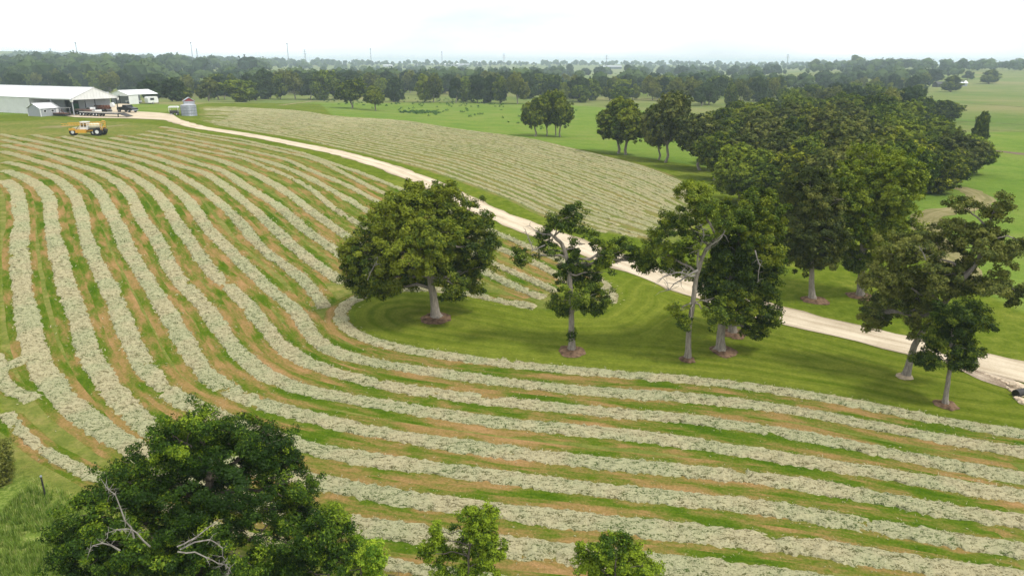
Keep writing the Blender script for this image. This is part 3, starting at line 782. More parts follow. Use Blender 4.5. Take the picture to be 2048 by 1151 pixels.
def hero(name, basepx, trunkpx, lob, mat, size, rc, per, seed, label, cat='tree', group=None, trad=.32, cover=.62, thr=.36, bark='bark', dead=None, deadr=.07, hidden_trunk=False, bdepth=.75, low=None, flare=1.5, limbs=True, cap=10 ** 9, baseP=None, tone=0):
    r = np.random.default_rng(seed)
    B = unproj(*basepx) if baseP is None else baseP
    n2 = np.array([B[0], B[1], 0]); n2 /= np.linalg.norm(n2)
    side = np.array([n2[1], -n2[0], 0])
    root = empty(name, B)
    tag(root, label, cat, group)
    tp = [on_plane(x, y, B) for x, y in trunkpx]
    tp[0] = B - [0, 0, .15]
    sc = np.linalg.norm(B - CAM) / FPX
    L = []
    for q in lob:
        px, py, rx, ry = q[:4]; dz = q[4] if len(q) > 4 else r.uniform(-.35, .35) * rx * sc * 1.6
        c = on_plane(px, py, B + n2 * dz)
        k = np.linalg.norm(c - CAM) / FPX
        L.append((*(c - B), rx * k, rx * k * bdepth, ry * k * 1.02))
    tp = np.array(tp) - B
    # trunk and limbs
    Vs, Fs, n = [], [], 0
    def addt(P, R, sd=7):
        nonlocal n
        v, f = tube(P, R, sd); Vs.append(v); Fs.append(f + n); n += len(v)
    seg = [tp[0]]
    for a, b in zip(tp[:-1], tp[1:]):
        for t in (.33, .66, 1): seg.append(a * (1 - t) + b * t + (r.normal(0, .02, 3) if t < 1 else 0))
    seg = np.array(seg); m = len(seg)
    R = trad * np.linspace(1, .5, m); R[0] *= flare; R[1] *= 1 + (flare - 1) * .25
    addt(seg, R, 10)
    for q in range(6):   # root flare
        a_ = q * math.pi / 3 + r.uniform(-.3, .3); dd = np.array([math.cos(a_), math.sin(a_), 0])
        addt(np.array([seg[0] + [0, 0, .5] + dd * trad * .6, seg[0] + [0, 0, .22] + dd * trad * 1.4, seg[0] + [0, 0, .1] + dd * trad * 2.3]), [trad * .4, trad * .3, trad * .08], 5)
    if limbs:
        for (cx, cy, cz, rx, ry, rz) in L:
            c = np.array([cx, cy, cz])
            d = np.linalg.norm(seg - c, axis=1) + np.maximum(0, seg[:, 2] - c[2]) * .8
            d[:max(2, m // 3)] += 3
            k = int(np.argmin(d)); a = seg[k]
            ln = np.linalg.norm(c - a)
            rr = min(R[k] * .62, trad * .16 + ln * .018)
            P = limb(a, c, 6, .05, r); addt(P, np.linspace(rr, rr * .45, 6), 6)
            for _ in range(4):
                dv = r.normal(size=3); dv /= np.linalg.norm(dv); dv[2] = abs(dv[2]) * .7 - .1
                e = c + dv * [rx, ry, rz] * .9
                P = limb(P_at(P, r.uniform(.55, 1)), e, 5, .04, r); addt(P, np.linspace(rr * .4, rr * .1, 5), 5)
                P = limb(a, c, 6, .05, r)
    bt = link('trunk', mesh_np('trunk', np.vstack(Vs), np.vstack(Fs), M[bark], smooth=True), root)
    rc = rc * .74; kf = 1.0 if mat in ('juni', 'bright') else 1.07; L = [(a, b, c, d * kf, e * kf, f * kf) for a, b, c, d, e, f in L]
    C, T = lobes_to_clumps(L, rc, cover, seed, thr + .04, .22)
    per = int(per * .88); size = size * .80
    rcs = rc * r.uniform(.7, 1.25, len(C))
    V, F, t = leaves(C, rcs, per, size, seed + 1, tint0=np.clip(T + tone, 0, 1), outw=LOBE_OUT, cap=cap)
    # keep leaves above ground
    V[:, 2] = np.maximum(V[:, 2], -B[2] + zt(V[:, 0] + B[0], V[:, 1] + B[1]) + .05)
    link('crown', mesh_np('crown', V, F, M[mat], attrs={'tint': t}), root)
    if dead:
        for line in dead:
            D = MB()
            P = np.array([on_plane(p[0], p[1], B + n2 * (p[2] if len(p) > 2 else 0)) - B for p in line])
            Q = [P[0]]
            for a, b in zip(P[:-1], P[1:]):
                for t_ in (.5, 1): Q.append(a * (1 - t_) + b * t_ + (r.normal(0, .05, 3) if t_ < 1 else 0))
            Q = np.array(Q)
            rr = np.linspace(deadr, deadr * .3, len(Q)); D.tube(Q, rr, 5)
            for _ in range(len(Q) * 3):
                k = r.integers(len(Q) // 3, len(Q)); e = Q[k] + r.normal(0, .55, 3) * (deadr * 9)
                mid = (Q[k] + e) / 2 + r.normal(0, .06, 3)
                D.tube(np.array([Q[k], mid, e]), [deadr * .32, deadr * .2, deadr * .06], 4)
            D.build('dead_branch', M['dead'], root)
    return root
def P_at(P, t):
    x = t * (len(P) - 1); i = min(int(x), len(P) - 2)
    return P[i] * (1 - x + i) + P[i + 1] * (x - i)

hero('oak_tree', (873,635), [(873,635),(868,600),(862,565),(858,530),(862,480)],
     [(868,415,72,50),(800,440,62,50,-1.5),(935,455,50,55,1),(765,475,50,45,1),(742,520,52,50,-.6),(715,545,34,42,.5),(830,500,75,50,-2.5),(900,505,70,52,2),(962,498,38,50,0),
      (775,553,44,36,-.5),(905,568,30,34,-2.4),(948,545,34,42,.8),(880,383,33,22,0),(752,575,34,24,.5),(822,400,48,30,.6),(850,545,60,30,2.2),(700,505,24,30,0),(862,470,60,40,-2.8)],
     'oak', .21, .62, 150, 101, 'lone spreading dark green oak standing on the lawn tip, largest round crown in the middle', cap=150000, trad=.40, cover=.50, thr=.30, flare=1.6,
     dead=[[(735,560,-2.6),(748,532,-3),(755,515,-3)]], deadr=.05)
hero('ragged_tree', (1143,700), [(1143,700),(1143,640),(1141,580),(1138,530),(1124,488),(1108,472)],
     [(1120,440,32,24),(1150,430,26,24),(1170,488,44,28),(1095,500,26,28),(1042,510,24,20,-.5),(1116,530,32,26),(1206,512,32,30),(1245,500,30,28,1),(1280,520,26,26,1),(1178,595,46,34,-.6),(1118,605,26,24),(1148,560,34,26,.6),(1170,527,30,24),(1205,545,22,28,.4),(1095,465,22,16),(1149,625,30,18),(1143,660,8,22,-.1)],
     'elm', .20, .50, 105, 102, 'ragged open tree with leafy trunk and dead twigs, right of the lone oak', trad=.25, cover=.46, thr=.42,
     dead=[[(1090,490,-.6),(1066,500,-.8),(1057,475,-.8),(1052,462,-.8)], [(1108,472,-.4),(1085,468,-.4),(1060,452,-.3)]], deadr=.06)
hero('leaning_tree', (1375,717), [(1374,718),(1378,656),(1386,603),(1392,557),(1401,526),(1411,500),(1432,474)],
     [(1372,470,46,34),(1330,490,42,38,.5),(1303,510,30,34,.6),(1385,384,36,20),(1402,415,36,22),(1455,440,46,32,.6),(1357,622,32,20,-1),(1378,640,24,18,-1),(1415,604,32,26,-.6),(1440,634,28,28,-.8),(1348,440,30,22),(1360,530,40,26,1.5)],
     'elm', .20, .52, 110, 103, 'slender leaning tree with bare grey limbs and a low leafy tuft, in the lawn group', trad=.22, cover=.46, thr=.40, tone=.06,
     dead=[[(1390,550,-1.0),(1372,548,-1.4),(1350,545,-1.6),(1325,555,-1.6)], [(1396,540,-.8),(1362,560,-1.4),(1338,580,-1.5)], [(1395,535,-.6),(1398,500,-.9),(1408,470,-.9),(1402,450,-.9)], [(1411,500,-.5),(1440,478,-.7),(1450,462,-.7)]], deadr=.09)
hero('tall_lawn_tree', (1440,701), [(1441,702),(1442,664),(1448,620),(1462,560),(1480,500)],
     [(1512,408,50,28),(1474,432,50,34),(1538,440,30,40),(1530,492,40,44),(1472,505,50,46,-.5),(1452,565,46,38,-.6),(1515,550,44,46),(1530,625,34,32),(1480,606,40,38,-.8),(1440,600,30,30,.5),(1500,455,50,40,1.5),(1547,525,22,40,.6),(1505,660,24,16,.3)],
     'oak', .21, .56, 150, 104, 'tallest full-crowned tree of the lawn group, yellow-green on top, in a mulch ring', cap=110000, trad=.36, cover=.52, thr=.30, tone=.10,
     dead=[[(1510,500,-3),(1520,530,-3.2),(1516,560,-3.2)]], deadr=.05)
hero('rear_lawn_tree', (1465,666), [(1464,666),(1466,611),(1470,560)],
     [(1480,560,46,34),(1450,520,40,34),(1500,520,36,36),(1470,600,34,24),(1420,560,30,30)],
     'oak', .22, .6, 110, 105, 'tree tucked behind the tallest lawn tree, only its trunk showing by the road', cap=20000, trad=.30, cover=.5, thr=.34)
hero('roadside_tree', (1625,598), [(1625,598),(1623,560),(1624,534),(1625,470)],
     [(1617,508,42,32),(1646,475,40,44),(1598,478,34,42),(1625,425,44,40),(1592,408,30,32),(1650,395,36,34),(1620,370,40,30),(1660,520,22,20),(1660,440,24,30),(1585,440,20,24)],
     'dusk', .21, .56, 140, 106, 'dull green tree just beyond the gravel road, left of the pale-trunked pair', cap=80000, trad=.30, cover=.5, thr=.33)
hero('roadside_tree', (1720,592), [(1721,593),(1723,543),(1726,480),(1729,435),(1731,398)],
     [(1720,515,36,24),(1700,445,42,42),(1762,440,46,42),(1805,462,36,26),(1740,380,54,42),(1800,395,42,42),(1690,370,40,38),(1745,325,44,32),(1812,345,38,38),(1700,495,24,26),(1770,490,30,26),(1725,430,40,50,-1.6)],
     'elm', .21, .58, 140, 107, 'taller green tree just beyond the gravel road, right of the pale-trunked pair', cap=95000, trad=.33, cover=.5, thr=.32)
hero('leaning_tree', (1811,752), [(1811,752),(1829,690),(1846,660),(1884,610),(1917,569),(1942,539),(1959,514),(1967,485),(1972,452)],
     [(1754,622,36,26),(1738,640,22,20),(1775,558,42,36),(1817,500,50,34),(1852,496,40,34),(1860,550,52,38),(1909,562,42,36),(1825,592,38,32),(1817,648,20,28,-.5),(1925,410,28,14),(1996,414,25,28),(1975,446,20,26),(1915,452,26,22),(1976,490,42,30),(2012,515,26,32),(1926,495,26,24),(1992,573,44,12),(2036,585,24,20),(2040,480,20,12),(1870,620,36,20),(1940,530,20,16)],
     'dusk', .19, .48, 120, 108, 'wide spreading tree leaning right over the road, base in a pale ring at lower right', cap=100000, trad=.24, cover=.5, thr=.37, tone=.04,
     dead=[[(1852,520,-2.4),(1846,505,-2.4),(1838,490,-2.4)]], deadr=.04)
hero('lawn_tree', (1890,809), [(1890,809),(1896,765),(1900,735),(1901,694),(1906,650)],
     [(1900,694,32,28),(1934,655,36,42),(1884,668,32,32),(1876,719,36,16),(1925,719,30,16),(1915,628,36,28),(1950,702,16,10),(1900,640,30,30,.8),(1960,640,14,24)],
     'oak', .18, .46, 140, 109, 'narrow dark tree with a straight pale trunk nearest the right edge of the lawn', cap=55000, trad=.17, cover=.52, thr=.33, tone=-.04)

# hedge in the foreground
def hedge_base(px, py): return unproj(px, py)
hero('hedge_tree', (400,1215), [(400,1215),(405,1130),(410,1050),(420,960)],
     [(400,858,60,52),(360,880,60,48),(470,872,62,44,.5),(530,882,52,42,.4),(430,900,80,60,1.5),(310,915,62,55,.3),(555,915,52,55,.3),(575,965,56,62),(455,960,95,80,-.8),(335,985,90,80,-.4),(245,990,70,55),(195,1055,70,58,.3),(300,1085,95,75,-.9),(435,1095,100,80,-1.2),(560,1060,75,90,-.4),(160,1105,52,50),(610,1010,34,50),(230,1150,70,50,-.6),(370,1165,80,50,-1),(520,1150,80,50,-.8)],
     'juni', .10, .40, 190, 120, 'big dark green hedge tree with dead grey branches at its foot, bottom left', cap=240000, trad=.3, cover=.54, thr=.36, bark='barkd', tone=-.02,
     dead=[[(268,1075,-2.6),(250,1041,-2.7),(230,987,-2.6),(211,971,-2.5)], [(300,1092,-3.6),(273,1064,-3.6),(246,1057,-3.5),(215,1065,-3.4)], [(240,1100,-3.2),(205,1085,-3.1),(180,1098,-3.0)], [(355,1102,-3.5),(390,1103,-3.6),(425,1119,-3.6),(449,1127,-3.6),(455,1150,-3.6)], [(355,1092,-3.5),(394,1072,-3.6),(434,1041,-3.4)], [(360,1098,-3.5),(420,1078,-3.6),(445,1095,-3.6),(452,1120,-3.5)]], deadr=.034, bdepth=.8)
hero('hedge_shrub', (655,1235), [(655,1235),(658,1170),(660,1100)],
     [(668,1040,32,34),(640,1060,44,42),(690,1070,30,36),(620,1100,46,48),(670,1110,48,44),(600,1145,50,40),(705,1100,16,30)],
     'juni', .115, .36, 110, 121, 'dark upright shrub against the right side of the big hedge tree', 'shrub', trad=.1, cover=.5, thr=.36, bark='barkd', tone=-.03)
hero('hedge_shrub', (722,1225), [(722,1225),(722,1170),(722,1120)],
     [(715,1112,34,30),(748,1112,28,30),(700,1140,40,34),(765,1135,26,26),(725,1150,44,30),(785,1150,20,16)],
     'bright', .11, .34, 150, 122, 'low bright green shrub right of the dark upright shrub', 'shrub', trad=.07, cover=.5, thr=.38, bark='barkd')
hero('hedge_shrub', (935,1235), [(935,1235),(937,1160),(940,1090),(950,1040)],
     [(992,1010,11,20),(975,1030,20,22),(945,1030,28,18),(962,1062,32,30),(872,1062,14,32),(913,1090,34,36),(974,1105,34,38),(852,1104,16,22),(905,1135,38,30),(960,1145,38,28),(888,1080,20,24)],
     'juni', .12, .26, 80, 123, 'forked shrub with yellow-green tips standing alone at bottom centre', 'shrub', trad=.06, cover=.75, thr=.38, bark='barkd', tone=.05)
hero('hedge_shrub', (1228,1240), [(1228,1240),(1230,1180),(1232,1110)],
     [(1234,1085,32,20),(1172,1100,20,24),(1264,1118,36,26),(1174,1130,30,22),(1296,1135,28,14),(1225,1135,46,28),(1205,1105,24,20)],
     'juni', .12, .26, 80, 124, 'broad shrub at the bottom edge, right of the forked one', 'shrub', trad=.05, cover=.7, thr=.38, bark='barkd', tone=-.01)
hero('hedge_shrub', (796,1240), [(796,1240),(796,1190),(796,1160)],
     [(798,1142,20,14),(780,1155,26,18),(815,1160,24,16)],
     'bright', .12, .32, 80, 125, 'small green shrub peeping in at the bottom edge between two larger shrubs', 'shrub', trad=.05, cover=.5, thr=.36, bark='barkd')
hero('hedge_shrub', (2,965), [(2,965),(2,940),(4,900)],
     [(-6,895,16,28),(-28,910,34,46),(-4,935,18,28),(-40,950,50,30)],
     'dusk', .14, .4, 100, 126, 'grey-green shrub cut off by the left picture edge', 'shrub', trad=.09, cover=.5, thr=.34, bark='barkd')

# ------------------------------------------------------------------ stock trees (shared meshes) for grove and woods
def stock(seed, H, Wd, nl, rc, per, size, mat, low=.22, trunks=1, thr=.34, bark='bark', cover=.6, nb=True, cap=26000):
    """one tree kind: returns (trunk mesh, crown mesh)"""
    r = np.random.default_rng(seed)
    L = []
    for k in range(nl):
        a = r.uniform(0, 2 * math.pi); rr = Wd / 2 * math.sqrt(r.uniform(0, 1)) * .62
        z = H * r.uniform(low + .14, .84)
        pr = 1 - ((z / H - .5) / .62) ** 2
        R = Wd * r.uniform(.17, .27)
        L.append((rr * pr * math.cos(a), rr * pr * math.sin(a), z, R, R, R * r.uniform(.85, 1.15)))
    L.append((0, 0, H * .84, Wd * .2, Wd * .2, H * .14))
    Vs, Fs, n = [], [], 0
    for q in range(trunks):
        off = np.array([r.normal(0, .7), r.normal(0, .7), 0]) * (trunks > 1)
        top = np.array([r.normal(0, .4), r.normal(0, .4), H * .62])
        P = limb(off - [0, 0, .3], top, 7, .0, r); v, f = tube(P, np.linspace(H * .026, H * .010, 7), 7); Vs.append(v); Fs.append(f + n); n += len(v)
        for l_ in L[q::trunks] if nb else []:
            k = r.integers(2, 5); c = np.array(l_[:3])
            v, f = tube(limb(P[k], c, 5, .04, r), np.linspace(H * .011, H * .004, 5), 5); Vs.append(v); Fs.append(f + n); n += len(v)
    tm = mesh_np('trunk', np.vstack(Vs), np.vstack(Fs), M[bark], smooth=True)
    C, T = lobes_to_clumps(L, rc, cover, seed, thr, .12)
    V, F, t = leaves(C, rc * r.uniform(.7, 1.2, len(C)), per, size, seed + 1, tint0=T, outw=LOBE_OUT, flat=.95, cap=cap)
    V[:, 2] = np.maximum(V[:, 2], .15)
    cm = mesh_np('crown', V, F, M[mat], attrs={'tint': t})
    return tm, cm

def plant(kind, P, sc, rz, name, label, group=None, cat='tree', sq=(1, 1)):
    o = empty(name, P, rz); o.scale = (sc * sq[0], sc * sq[0], sc * sq[1])
    tag(o, label, cat, group)
    link('trunk', kind[0], o); link('crown', kind[1], o)
    return o

GROVE = [stock(300 + k, 13.0, w, 24, .56, 95, .27, m, low=lo, cap=78000) for k, (w, m, lo) in enumerate(
    [(11, 'elm', .16), (12, 'dusk', .12), (10, 'oak', .18), (12, 'yel', .10), (11.5, 'oak', .12), (10, 'elm', .14)])]
OPEN = [stock(340 + k, 13.0, w, 16, .5, 105, .25, m, low=lo, thr=.37, cap=46000) for k, (w, m, lo) in enumerate(
    [(11, 'elm', .34), (11, 'dusk', .30), (10.5, 'oak', .31)])]
OPEN += [OPEN[0], OPEN[2]]
NAMES = {0: 'leafy_tree', 1: 'dull_tree', 2: 'oak_tree', 3: 'elm_tree', 4: 'oak_tree', 5: 'leafy_tree'}
# single trees with a place of their own: (base px, top y, width px, kind, name, label)
def single(bx, by, ty, wpx, kind, name, label, kinds, cat='tree', rz=None, sqx=1, hz=13.0, kw=11.0):
    P = unproj(bx, by)
    top = on_plane(bx, ty, P); h = top[2] - P[2]
    sc = h / hz
    k = np.linalg.norm(P - CAM) / FPX
    wx = (wpx * k) / (kw * sc)
    return plant(kinds[kind], P, sc, random.uniform(0, 6.28) if rz is None else rz, name, label, None, cat, (wx, 1))
SINGLES = [
 (1070,273,196,62,4,'field_tree','left tree of the small dark clump on the field edge above the ragged tree'),
 (1093,272,186,46,2,'field_tree','middle tree of the small dark field-edge clump, with the highest top'),
 (1111,272,190,44,2,'field_tree','slim tree with close twin trunk in the right half of the field-edge clump'),
 (1120,274,184,56,4,'field_tree','right-hand tree of the small dark clump on the field edge'),
 (1236,307,205,100,2,'field_tree','tree leaning left with a low sweeping left branch, by the green pasture'),
 (1252,309,200,95,4,'field_tree','tree with upswept right branch standing against the left-leaning one'),
 (1317,320,212,70,0,'field_tree','short tree leaning left behind the tall brownish one on the field corner'),
 (1330,325,188,92,1,'field_tree','tall brownish-crowned tree on the corner of the far hay field'),
 (1400,340,232,105,1,'field_tree','twin-trunked dark tree at the left front of the grove'),
 (703,217,160,62,4,'pasture_tree','larger of two lone trees in the green pasture, left one'),
 (751,221,174,46,4,'pasture_tree','smaller of two lone trees in the green pasture, right one'),
]
for bx, by, ty, w, k, nm, lb in SINGLES:
    single(bx, by, ty, w, k, nm, lb, OPEN)
# the grove: rows from front to back
ord_ = ['first', 'second', 'third', 'fourth', 'fifth', 'sixth', 'seventh', 'eighth', 'ninth', 'tenth', 'eleventh', 'twelfth']
GROWS = [
 ('front row', [(1478,405,285,150,5),(1536,420,330,120,0),(1585,425,300,130,3),(1660,435,290,150,1),(1735,440,295,130,0),(1800,425,280,120,5)]),
 ('second row', [(1430,360,262,110,2),(1490,365,270,120,1),(1560,372,268,130,1),(1625,380,262,130,5),(1690,385,255,140,1),(1760,385,262,130,3),(1845,383,285,120,3),(1885,372,300,100,4)]),
 ('third row', [(1460,330,232,110,4),(1520,335,228,120,1),(1590,340,232,120,2),(1650,345,222,125,1),(1715,345,235,120,1),(1780,345,240,120,0),(1850,345,262,110,5),(1905,350,268,95,1)]),
 ('fourth row', [(1440,300,215,95,2),(1500,300,205,110,4),(1560,302,212,105,1),(1620,305,212,110,3),(1680,305,208,110,1),(1740,305,212,105,0),(1800,305,222,100,5),(1860,312,235,90,0)]),
 ('back row', [(1470,272,200,85,4),(1525,272,196,85,2),(1585,275,186,90,5),(1640,275,195,90,4),(1690,275,190,95,0),(1745,278,186,95,4),(1800,285,205,80,0)]),
]
for rn, row in GROWS:
    for q, (bx, by, ty, w, k) in enumerate(row):
        lb = '%s tree from the left in the %s of the grove beyond the road' % (ord_[q], rn)
        single(bx, by, ty, w * .86, k, 'grove_tree', lb, GROVE).__setitem__('group', 'trees of the grove beyond the road')
single(1882,244,199,56,4,'pasture_tree','lone round tree above the right end of the grove, in the right-hand pasture',GROVE)
single(1880,268,241,40,0,'pasture_tree','low bushy tree just below the lone round one at the right end of the grove',GROVE)
single(1954,300,222,30,2,'slender_tree','tall slender tree poking up from the right end of the grove',GROVE)
single(1932,348,268,84,5,'grove_tree','pale feathery tree under the tall slender one at the right end of the grove',GROVE)

# mulch rings
for (px, py, rr, mt, lb) in [((873),637,1.55,'mulch','bark mulch ring round the foot of the lone oak'),(1146,703,1.25,'mulch','bark mulch ring under the ragged tree'),
    (1375,719,.72,'mulch','small brown ring at the foot of the slender leaning tree'),(1447,702,1.35,'mulch','dark mulch ring under the tallest lawn tree'),(1470,668,1.35,'mulch','mulch ring behind the tallest lawn tree, beside the road'),
    (1630,601,1.5,'mulch','mulch ring of the left roadside tree'),(1722,593,1.5,'mulch','mulch ring of the right roadside tree'),
    (1808,753,.66,'mulch_pale','pale ring at the foot of the spreading leaning tree'),(1892,810,.85,'mulch','reddish ring at the foot of the narrow tree at right')]:
    P = unproj(px, py); n = 22; r = np.random.default_rng(int(px))
    a = np.linspace(0, 2 * math.pi, n, endpoint=False); V = [[0, 0, .16]]
    for kk, zz in ((.5, .13), (.85, .08), (1.0, .0)):
        ra = rr * kk * (.88 + .30 * (vnoise(np.cos(a) * 1.6 + px, np.sin(a) * 1.6, s=3) - .5) + .05 * r.normal(size=n))
        for q in range(n):
            x, y = ra[q] * math.cos(a[q]), ra[q] * math.sin(a[q]); V.append([x, y, float(zt(P[0] + x, P[1] + y)) - P[2] + zz + .015 + .03 * r.random()])
    F3 = [(0, 1 + q, 1 + (q + 1) % n) for q in range(n)]
    F4 = [(1 + m_ * n + q, 1 + (m_ + 1) * n + q, 1 + (m_ + 1) * n + (q + 1) % n, 1 + m_ * n + (q + 1) % n) for m_ in (0, 1) for q in range(n)]
    tag(link('mulch_ring', mesh_np('mulch_ring', np.array(V), [np.array(F3), np.array(F4)], M[mt], smooth=True), loc=P), lb, 'mulch ring', 'mulch rings under the lawn trees')

# ------------------------------------------------------------------ woods beyond
WOOD = [stock(400 + k, 14.0, w, 11, 1.0, 55, .62, m, low=lo, bark=b) for k, (w, m, lo, b) in enumerate(
    [(12, 'far', .10, 'barkd'), (14, 'far', .08, 'barkd'), (11, 'oak', .12, 'barkd'), (13, 'dusk', .10, 'bark'), (12, 'far', .16, 'bark'), (15, 'elm', .08, 'barkd')])]
BANDS = [ # x0,x1,y0,y1,n,tree height, label, front
 (-20, 330, 172, 196, 44, 14, 'in the wood straight behind the white barns'),
 (300, 520, 186, 199, 20, 13, 'in the wood behind the grain bin'),
 (520, 700, 180, 194, 26, 14, 'in the wood between grain bin and lone pasture trees'),
 (690, 1000, 176, 194, 44, 14, 'in the creekside wood behind the lone pasture trees'),
 (990, 1110, 180, 200, 16, 14, 'in the creekside wood behind the field-edge clump'),
 (1100, 1330, 178, 204, 30, 13, 'in the wood between the field-edge clump and the grove'),
 (1330, 1560, 186, 215, 30, 13, 'in the wood behind the left half of the grove'),
 (1560, 1720, 208, 232, 16, 12, 'in the hedgerow behind the middle of the grove'),
 (1700, 1840, 222, 255, 14, 12, 'in the hedgerow behind the right half of the grove'),
 (1700, 1850, 170, 196, 20, 12, 'in the thicket left of the far farmhouse'),
]
def ordinal(n):
    u = ['', 'first', 'second', 'third', 'fourth', 'fifth', 'sixth', 'seventh', 'eighth', 'ninth', 'tenth', 'eleventh', 'twelfth', 'thirteenth', 'fourteenth', 'fifteenth', 'sixteenth', 'seventeenth', 'eighteenth', 'nineteenth']
    if n < 20: return u[n]
    t, k = divmod(n, 10)
    return {2: 'twentieth', 3: 'thirtieth', 4: 'fortieth'}[t] if k == 0 else {2: 'twenty', 3: 'thirty', 4: 'forty'}[t] + '-' + u[k]
cnt = 0
for bi, (x0, x1, y0, y1, n, h, lb) in enumerate(BANDS):
    r = np.random.default_rng(50 + bi)
    for q in range(n):
        px = x0 + (x1 - x0) * (q + r.random()) / n; py = r.uniform(y0, y1)
        P = unproj(px, py)
        k = int(r.integers(0, 6)); sc = h / 14 * r.uniform(.72, 1.12)
        plant(WOOD[k], P, sc, r.uniform(0, 6.28), 'wood_tree', ordinal(q + 1) + ' tree from the left ' + lb, 'trees ' + lb, 'tree', (r.uniform(.85, 1.15), 1)); cnt += 1
EDGE = [(303,203,158,42),(345,203,160,44),(368,202,170,36),(418,203,158,40),(437,200,152,44),(478,204,160,62),(512,201,158,44),(537,198,142,42),(562,199,146,36),(590,199,144,40),(622,200,150,42),(650,200,140,48),(676,199,148,40),(788,204,158,36),(848,205,148,48),(868,205,150,40),(912,206,154,30),(929,203,158,38),(955,206,150,40),(980,206,154,34),(1000,207,150,40),(1035,208,148,48)]
for q, (bx, by, ty, w) in enumerate(EDGE):
    single(bx, by, ty, w, q % 6, 'edge_tree', '%s tree from the left along the open edge of the creekside wood' % (ord_ + ['thirteenth','fourteenth','fifteenth','sixteenth','seventeenth','eighteenth','nineteenth','twentieth','twenty-first','twenty-second'])[q], WOOD, hz=14.0, kw=12.5)['group'] = 'trees along the open edge of the creekside wood'
for (bx, by, ty, w, k, lb) in [
 (1902,184,151,44,2,'dark lone tree in front of the far farmhouse roof'),(1979,168,139,40,2,'dark lone tree right of the far farmhouse'),(1838,194,168,34,2,'squat round tree at the foot of the far thicket'),
 (1680,168,148,26,1,'small round tree in the gap of the far pasture'),(1706,140,110,34,2,'tall round tree standing highest on the right skyline'),(1630,144,118,30,2,'round tree on the skyline left of the highest one'),
 (1862,166,138,40,0,'pale tree left of the far farmhouse'),(1935,160,142,22,4,'small pale tree right behind the farmhouse roof'),(1140,152,128,18,0,'small round tree rising from the far strip of wood, left of the long far barn'),
 (1255,158,129,16,0,'narrow tree right of the long far barn'),(1160,205,170,34,5,'bright green bushy tree in the wood, above the gap left of the grove'),(1243,212,172,40,5,'pale green bushy tree in front of the wood left of the grove')]:
    single(bx, by, ty, w, k, 'far_tree', lb, WOOD, hz=14.0, kw=12.5)

# far woods that read as a mass: simple leaf clumps, one object per wood
import bmesh
_b = bmesh.new(); bmesh.ops.create_icosphere(_b, subdivisions=1, radius=1)
ICV = np.array([v.co[:] for v in _b.verts]); ICF = np.array([[v.index for v in f.verts] for f in _b.faces]); _b.free()
def far_wood(name, spec, seed, lobes_n, flakes, label):
    r = np.random.default_rng(seed); Vs, Fs, Ts, n = [], [], [], 0
    for (x0, x1, y0, y1, cnt_, h) in spec:
        for q in range(int(cnt_ * .72)):
            P = unproj(r.uniform(x0, x1), r.uniform(y0, y1))
            if P is None: continue
            hh = 1.1 * h * r.uniform(.55, 1.25); w = hh * r.uniform(.85, 1.4); tn = r.uniform(.05, .95)
            for k in range(lobes_n):
                a_ = r.uniform(0, 6.28); o = (0 if k == 0 else w * .27) ; R_ = w * (.34 if k == 0 else r.uniform(.20, .28))
                c = P + [o * math.cos(a_), o * math.sin(a_), hh * (.64 if k == 0 else r.uniform(.34, .62))]
                v = ICV * (1 + r.normal(0, .13, (len(ICV), 1))) * [R_, R_, min(R_ * .9, hh * .36)] + c
                Vs.append(v); Fs.append(ICF + n); n += len(v); Ts.append(np.clip(tn + r.normal(0, .12) + r.normal(0, .05, len(v)), 0, 1))
                d = r.normal(size=(flakes, 3)); d /= np.linalg.norm(d, axis=1)[:, None]
                p = c + d * [R_, R_, min(R_ * .9, hh * .36)] * r.uniform(.95, 1.15, (flakes, 1)); L = hh * .075 * r.uniform(.6, 1.4, (flakes, 1))
                nn = d + r.normal(0, .5, (flakes, 3)); t_ = np.cross(nn, r.normal(size=(flakes, 3))); t_ /= np.linalg.norm(t_, axis=1)[:, None]; u_ = np.cross(nn, t_); u_ /= np.linalg.norm(u_, axis=1)[:, None]
                Vs.append(np.stack([p - t_ * L + u_ * L * .7, p - t_ * L - u_ * L * .7, p + t_ * L], 1).reshape(-1, 3)); Fs.append(n + np.arange(3 * flakes).reshape(-1, 3)); n += 3 * flakes
                Ts.append(np.full(3 * flakes, tn))
    return tag(link(name, mesh_np(name, np.vstack(Vs), np.vstack(Fs), M['far'], attrs={'tint': np.concatenate(Ts)})), label, kind='stuff')
far_wood('distant_woodland', [
    (-40, 330, 150, 178, 120, 17), (-40, 560, 128, 152, 230, 18), (300, 700, 158, 182, 120, 13), (150, 720, 128, 140, 240, 14), (690, 1000, 160, 178, 90, 13),
    (980, 1110, 158, 180, 40, 13), (-60, 700, 124, 129, 150, 17), (-60, 260, 121, 126, 90, 20), (20, 130, 114, 122, 120, 16)], 71, 4, 26, 'dark woodland filling the valley behind the barns, left half')
far_wood('distant_woodland', [
    (700, 1120, 146, 156, 90, 13), (640, 860, 138, 147, 40, 12), (1100, 1260, 150, 160, 34, 13), (1100, 1420, 174, 184, 60, 12), (1250, 1560, 142, 157, 110, 14),
    (1240, 1300, 160, 176, 24, 12), (1330, 1560, 168, 190, 70, 12), (1540, 1700, 172, 182, 50, 11), (1700, 1850, 152, 176, 40, 12), (1470, 1570, 150, 158, 26, 11)], 72, 4, 26, 'strips of woodland in the middle distance, centre and right')
